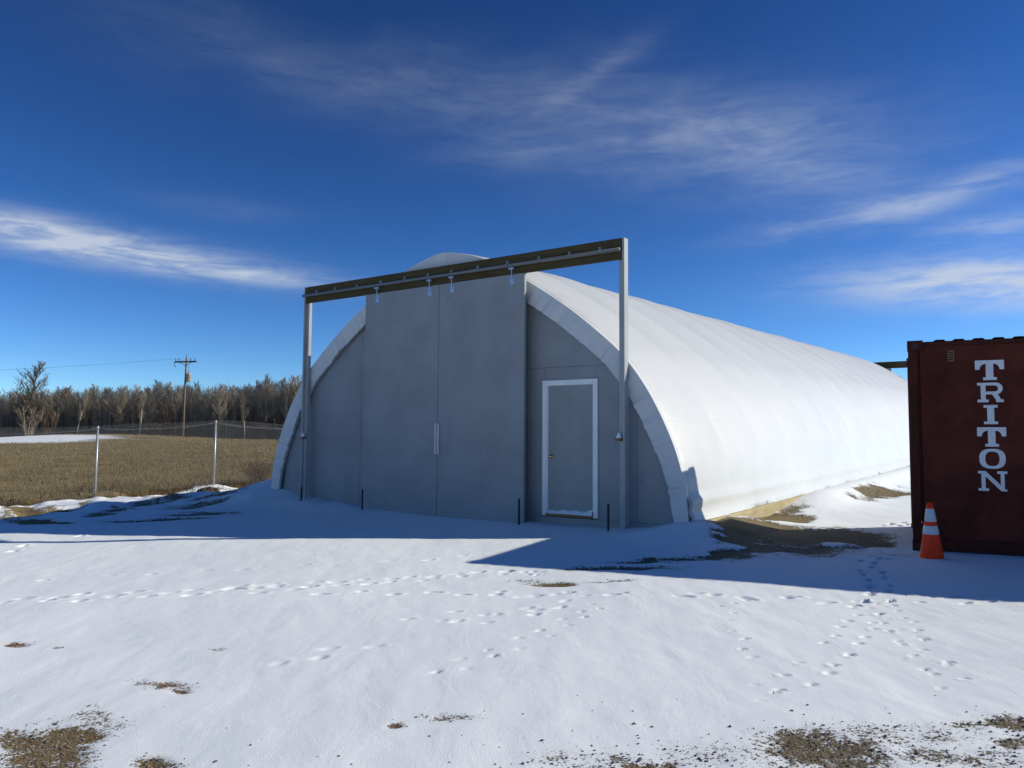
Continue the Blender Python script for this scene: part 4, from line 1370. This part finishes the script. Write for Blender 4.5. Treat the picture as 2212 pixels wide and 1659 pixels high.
def blades(X, Y, hgt, wid, g, lean=.45, lift=-.01):
    n = len(X); z = ground_zv(X, Y) + lift
    az_ = g.uniform(0, 6.283, n); la = g.uniform(0, 6.283, n); l = g.uniform(.1, lean, n) * hgt
    dx_ = np.cos(az_) * wid / 2; dy_ = np.sin(az_) * wid / 2
    V_ = np.zeros((n, 3, 3))
    V_[:, 0] = np.stack([X - dx_, Y - dy_, z], 1); V_[:, 1] = np.stack([X + dx_, Y + dy_, z], 1)
    V_[:, 2] = np.stack([X + np.cos(la) * l, Y + np.sin(la) * l, z + hgt], 1)
    return V_.reshape(-1, 3), np.arange(n * 3).reshape(n, 3)


g = np.random.default_rng(21)
# tall dry grass of the field, thinning in size with distance
n = 330000
d_ = 1 / g.uniform(1 / 98., 1 / 17.5, n)
u_ = g.uniform(-260, 760, n)
X_ = (u_ - 1106) / F_PX * d_; Y_ = d_
xl, yl = to_local(X_, Y_); xf, _ = to_local(*FENCE_A)
ok = (xl < xf - 0.05 + .25 * (fbm(X_ * 1.5, Y_ * 1.5, 2) - .5)) & (grid_at(bare, X_, Y_) > .45)
ok &= fbm(X_ * .8, Y_ * .8, 3) > .36
X_, Y_ = X_[ok], Y_[ok]
hg = g.uniform(.06, .20, len(X_)) * (0.5 + 1.0 * fbm(X_ * .4, Y_ * .4, 2))
o = np_mesh('dry_grass', *blades(X_, Y_, hg, .004 + .0004 * Y_, g, 1.2), M['dry'])
tag(o, 'dry tan grass covering the field beyond the fence', 'grass', kind='stuff')

# short stubble where the snow has gone in the yard and on the bank
n = 420000
d_ = 1 / g.uniform(1 / 24., 1 / 3.0, n); u_ = g.uniform(-120, 2330, n)
X_ = (u_ - 1106) / F_PX * d_; Y_ = d_
bv = grid_at(bare, X_, Y_); kv = grid_at(kindv, X_, Y_)
xl, yl = to_local(X_, Y_)
ok = (bv > .46) & (g.random(n) < kv * 1.1 * np.clip((bv - .42) * 2.2, 0, 1)) & (xl > xf - .2) & ~((np.abs(xl) < 4.6) & (yl > 0))
X_, Y_ = X_[ok], Y_[ok]
hg = g.uniform(.005, .022, len(X_)) * np.where(Y_ > 14, 3.0, 1)
o = np_mesh('grass_stubble', *blades(X_, Y_, hg, .003 + .0004 * Y_, g, 2.5), M['dryshort'])
tag(o, 'short dead grass showing through gaps in the snow', 'grass', kind='stuff')

# loose gravel and clods around the bare patches
M['stone'] = blades_mat('gravel', (0.12, 0.10, 0.082), (0.27, 0.23, 0.19))
n = 200000
d_ = 1 / g.uniform(1 / 16., 1 / 3.0, n); u_ = g.uniform(-100, 2330, n)
X_ = (u_ - 1106) / F_PX * d_; Y_ = d_
bv = grid_at(bare, X_, Y_)
prob = np.clip((bv - .14) * .45, 0, .30)
front_strip = np.clip((4.9 - Y_) / 1.2, 0, 1) * (.15 + .85 * sstep(X_, -1.0, 1.0)) * .018
ok = g.random(n) < (prob + front_strip)
xl, yl = to_local(X_, Y_)
ok &= ~((np.abs(xl) < 4.7) & (yl > -.1)) & (xl > xf)
X_, Y_ = X_[ok], Y_[ok]; n = len(X_)
octa = np.array([(1, 0, 0), (0, 1, 0), (-1, 0, 0), (0, -1, 0), (0, 0, 1), (0, 0, -1)], float)
of = np.array([(0, 1, 4), (1, 2, 4), (2, 3, 4), (3, 0, 4), (1, 0, 5), (2, 1, 5), (3, 2, 5), (0, 3, 5)])
size = np.exp(g.normal(-5.45, .45, n)); size = np.clip(size, .0022, .0115)
vv = octa[None] * size[:, None, None] * g.uniform(.55, 1.3, (n, 6, 1)) * np.array([1.1, 1.1, .7])
rot = g.uniform(0, 6.283, n); cr2, sr2 = np.cos(rot)[:, None], np.sin(rot)[:, None]
vx = vv[:, :, 0] * cr2 - vv[:, :, 1] * sr2 + X_[:, None]; vy = vv[:, :, 0] * sr2 + vv[:, :, 1] * cr2 + Y_[:, None]
vz = vv[:, :, 2] + (ground_zv(X_, Y_) + size * .25)[:, None]
o = np_mesh('gravel', np.stack([vx, vy, vz], 2).reshape(-1, 3), (of[None] + (np.arange(n) * 6)[:, None, None]).reshape(-1, 3), M['stone'])
tag(o, 'loose brown gravel scattered on and around the bare patches', 'gravel', kind='stuff')

# dead weed stalks along the fence foot
S = []
for k in range(330):
    t = prnd.uniform(-4.5, 14); a = prnd.uniform(-.9, .8)
    X = FENCE_A[0] + fd.x * t - fd.y * -a; Y = FENCE_A[1] + fd.y * t + fd.x * -a
    z = ground_z(X, Y); h = prnd.uniform(.08, .34)
    b = Vector((X, Y, z - .02)); e = b + Vector((prnd.uniform(-.1, .1), prnd.uniform(-.1, .1), h))
    S.append((*b, *e, .006, .004))
    for j in range(3):
        q = b.lerp(e, prnd.uniform(.4, 1)); S.append((*q, *(q + Vector((prnd.uniform(-.07, .07), prnd.uniform(-.07, .07), prnd.uniform(.01, .1)))), .006, .004))
o = np_mesh('weed_stalks', *segs_to_mesh(S), M['weed'])
tag(o, 'scattered dead weed stalks along the foot of the fence', 'weeds', kind='stuff')


def bush(u, Y, h, w, label, name='dry_weed_bush', n=60, seed=1):
    r = random.Random(seed)
    X = at_far(u, Y); z = ground_z(X, Y)
    root = empty(name, (X, Y, z)); tag(root, label, 'weed bush')
    A = []; B = []
    for k in range(n):
        b = Vector((r.uniform(-.1, .1) * w, r.uniform(-.1, .1) * w, -.03)); e = Vector((r.gauss(0, .35) * w, r.gauss(0, .35) * w, h * r.uniform(.6, 1)))
        mid = b.lerp(e, .5) + Vector((r.uniform(-.05, .05), r.uniform(-.05, .05), .05))
        A.append((*b, *mid, .007, .006)); A.append((*mid, *e, .006, .004))
        for j in range(7):
            q = mid.lerp(e, r.uniform(-.3, 1)); B.append((*q, *(q + Vector((r.uniform(-.13, .13), r.uniform(-.13, .13), r.uniform(0, .14)))), .006, .004))
    np_mesh('stem', *segs_to_mesh(A), M['weed'], root); np_mesh('twigs', *segs_to_mesh(B), M['weed'], root)['kind'] = 'stuff'


bush(563, 25.3, .85, 1.1, 'reddish dry weed bush behind the fence next to the barn corner', n=80, seed=3)

# a frozen clod of soil lying on the bank
M['clod'] = simple('frozen_soil', (0.10, 0.075, 0.055), .95, 0, .35, 9, .1, .02)


def clod(u, v, s, label):
    X, Y, _ = hit(u, v); r = np.random.default_rng(int(u))
    me_v = []; me_f = []
    n1, n2 = 7, 12
    for i in range(n1 + 1):
        a = math.pi * i / n1
        for j in range(n2):
            b = 2 * math.pi * j / n2
            k = .75 + .5 * r.random()
            me_v.append((s * 1.5 * math.sin(a) * math.cos(b) * k, s * math.sin(a) * math.sin(b) * k, s * .62 * math.cos(a) * k))
    for i in range(n1):
        for j in range(n2):
            me_f.append((i * n2 + j, (i + 1) * n2 + j, (i + 1) * n2 + (j + 1) % n2, i * n2 + (j + 1) % n2))
    o = mesh_obj('soil_clod', me_v, me_f, M['clod']); o.location = (X, Y, ground_z(X, Y) + s * .12)
    tag(o, label, 'clod')


clod(452, 1061, .20, 'lump of frozen brown soil on the snowy bank before the fence')
clod(404, 1066, .10, 'small dark clod of soil beside the larger lump on the bank')
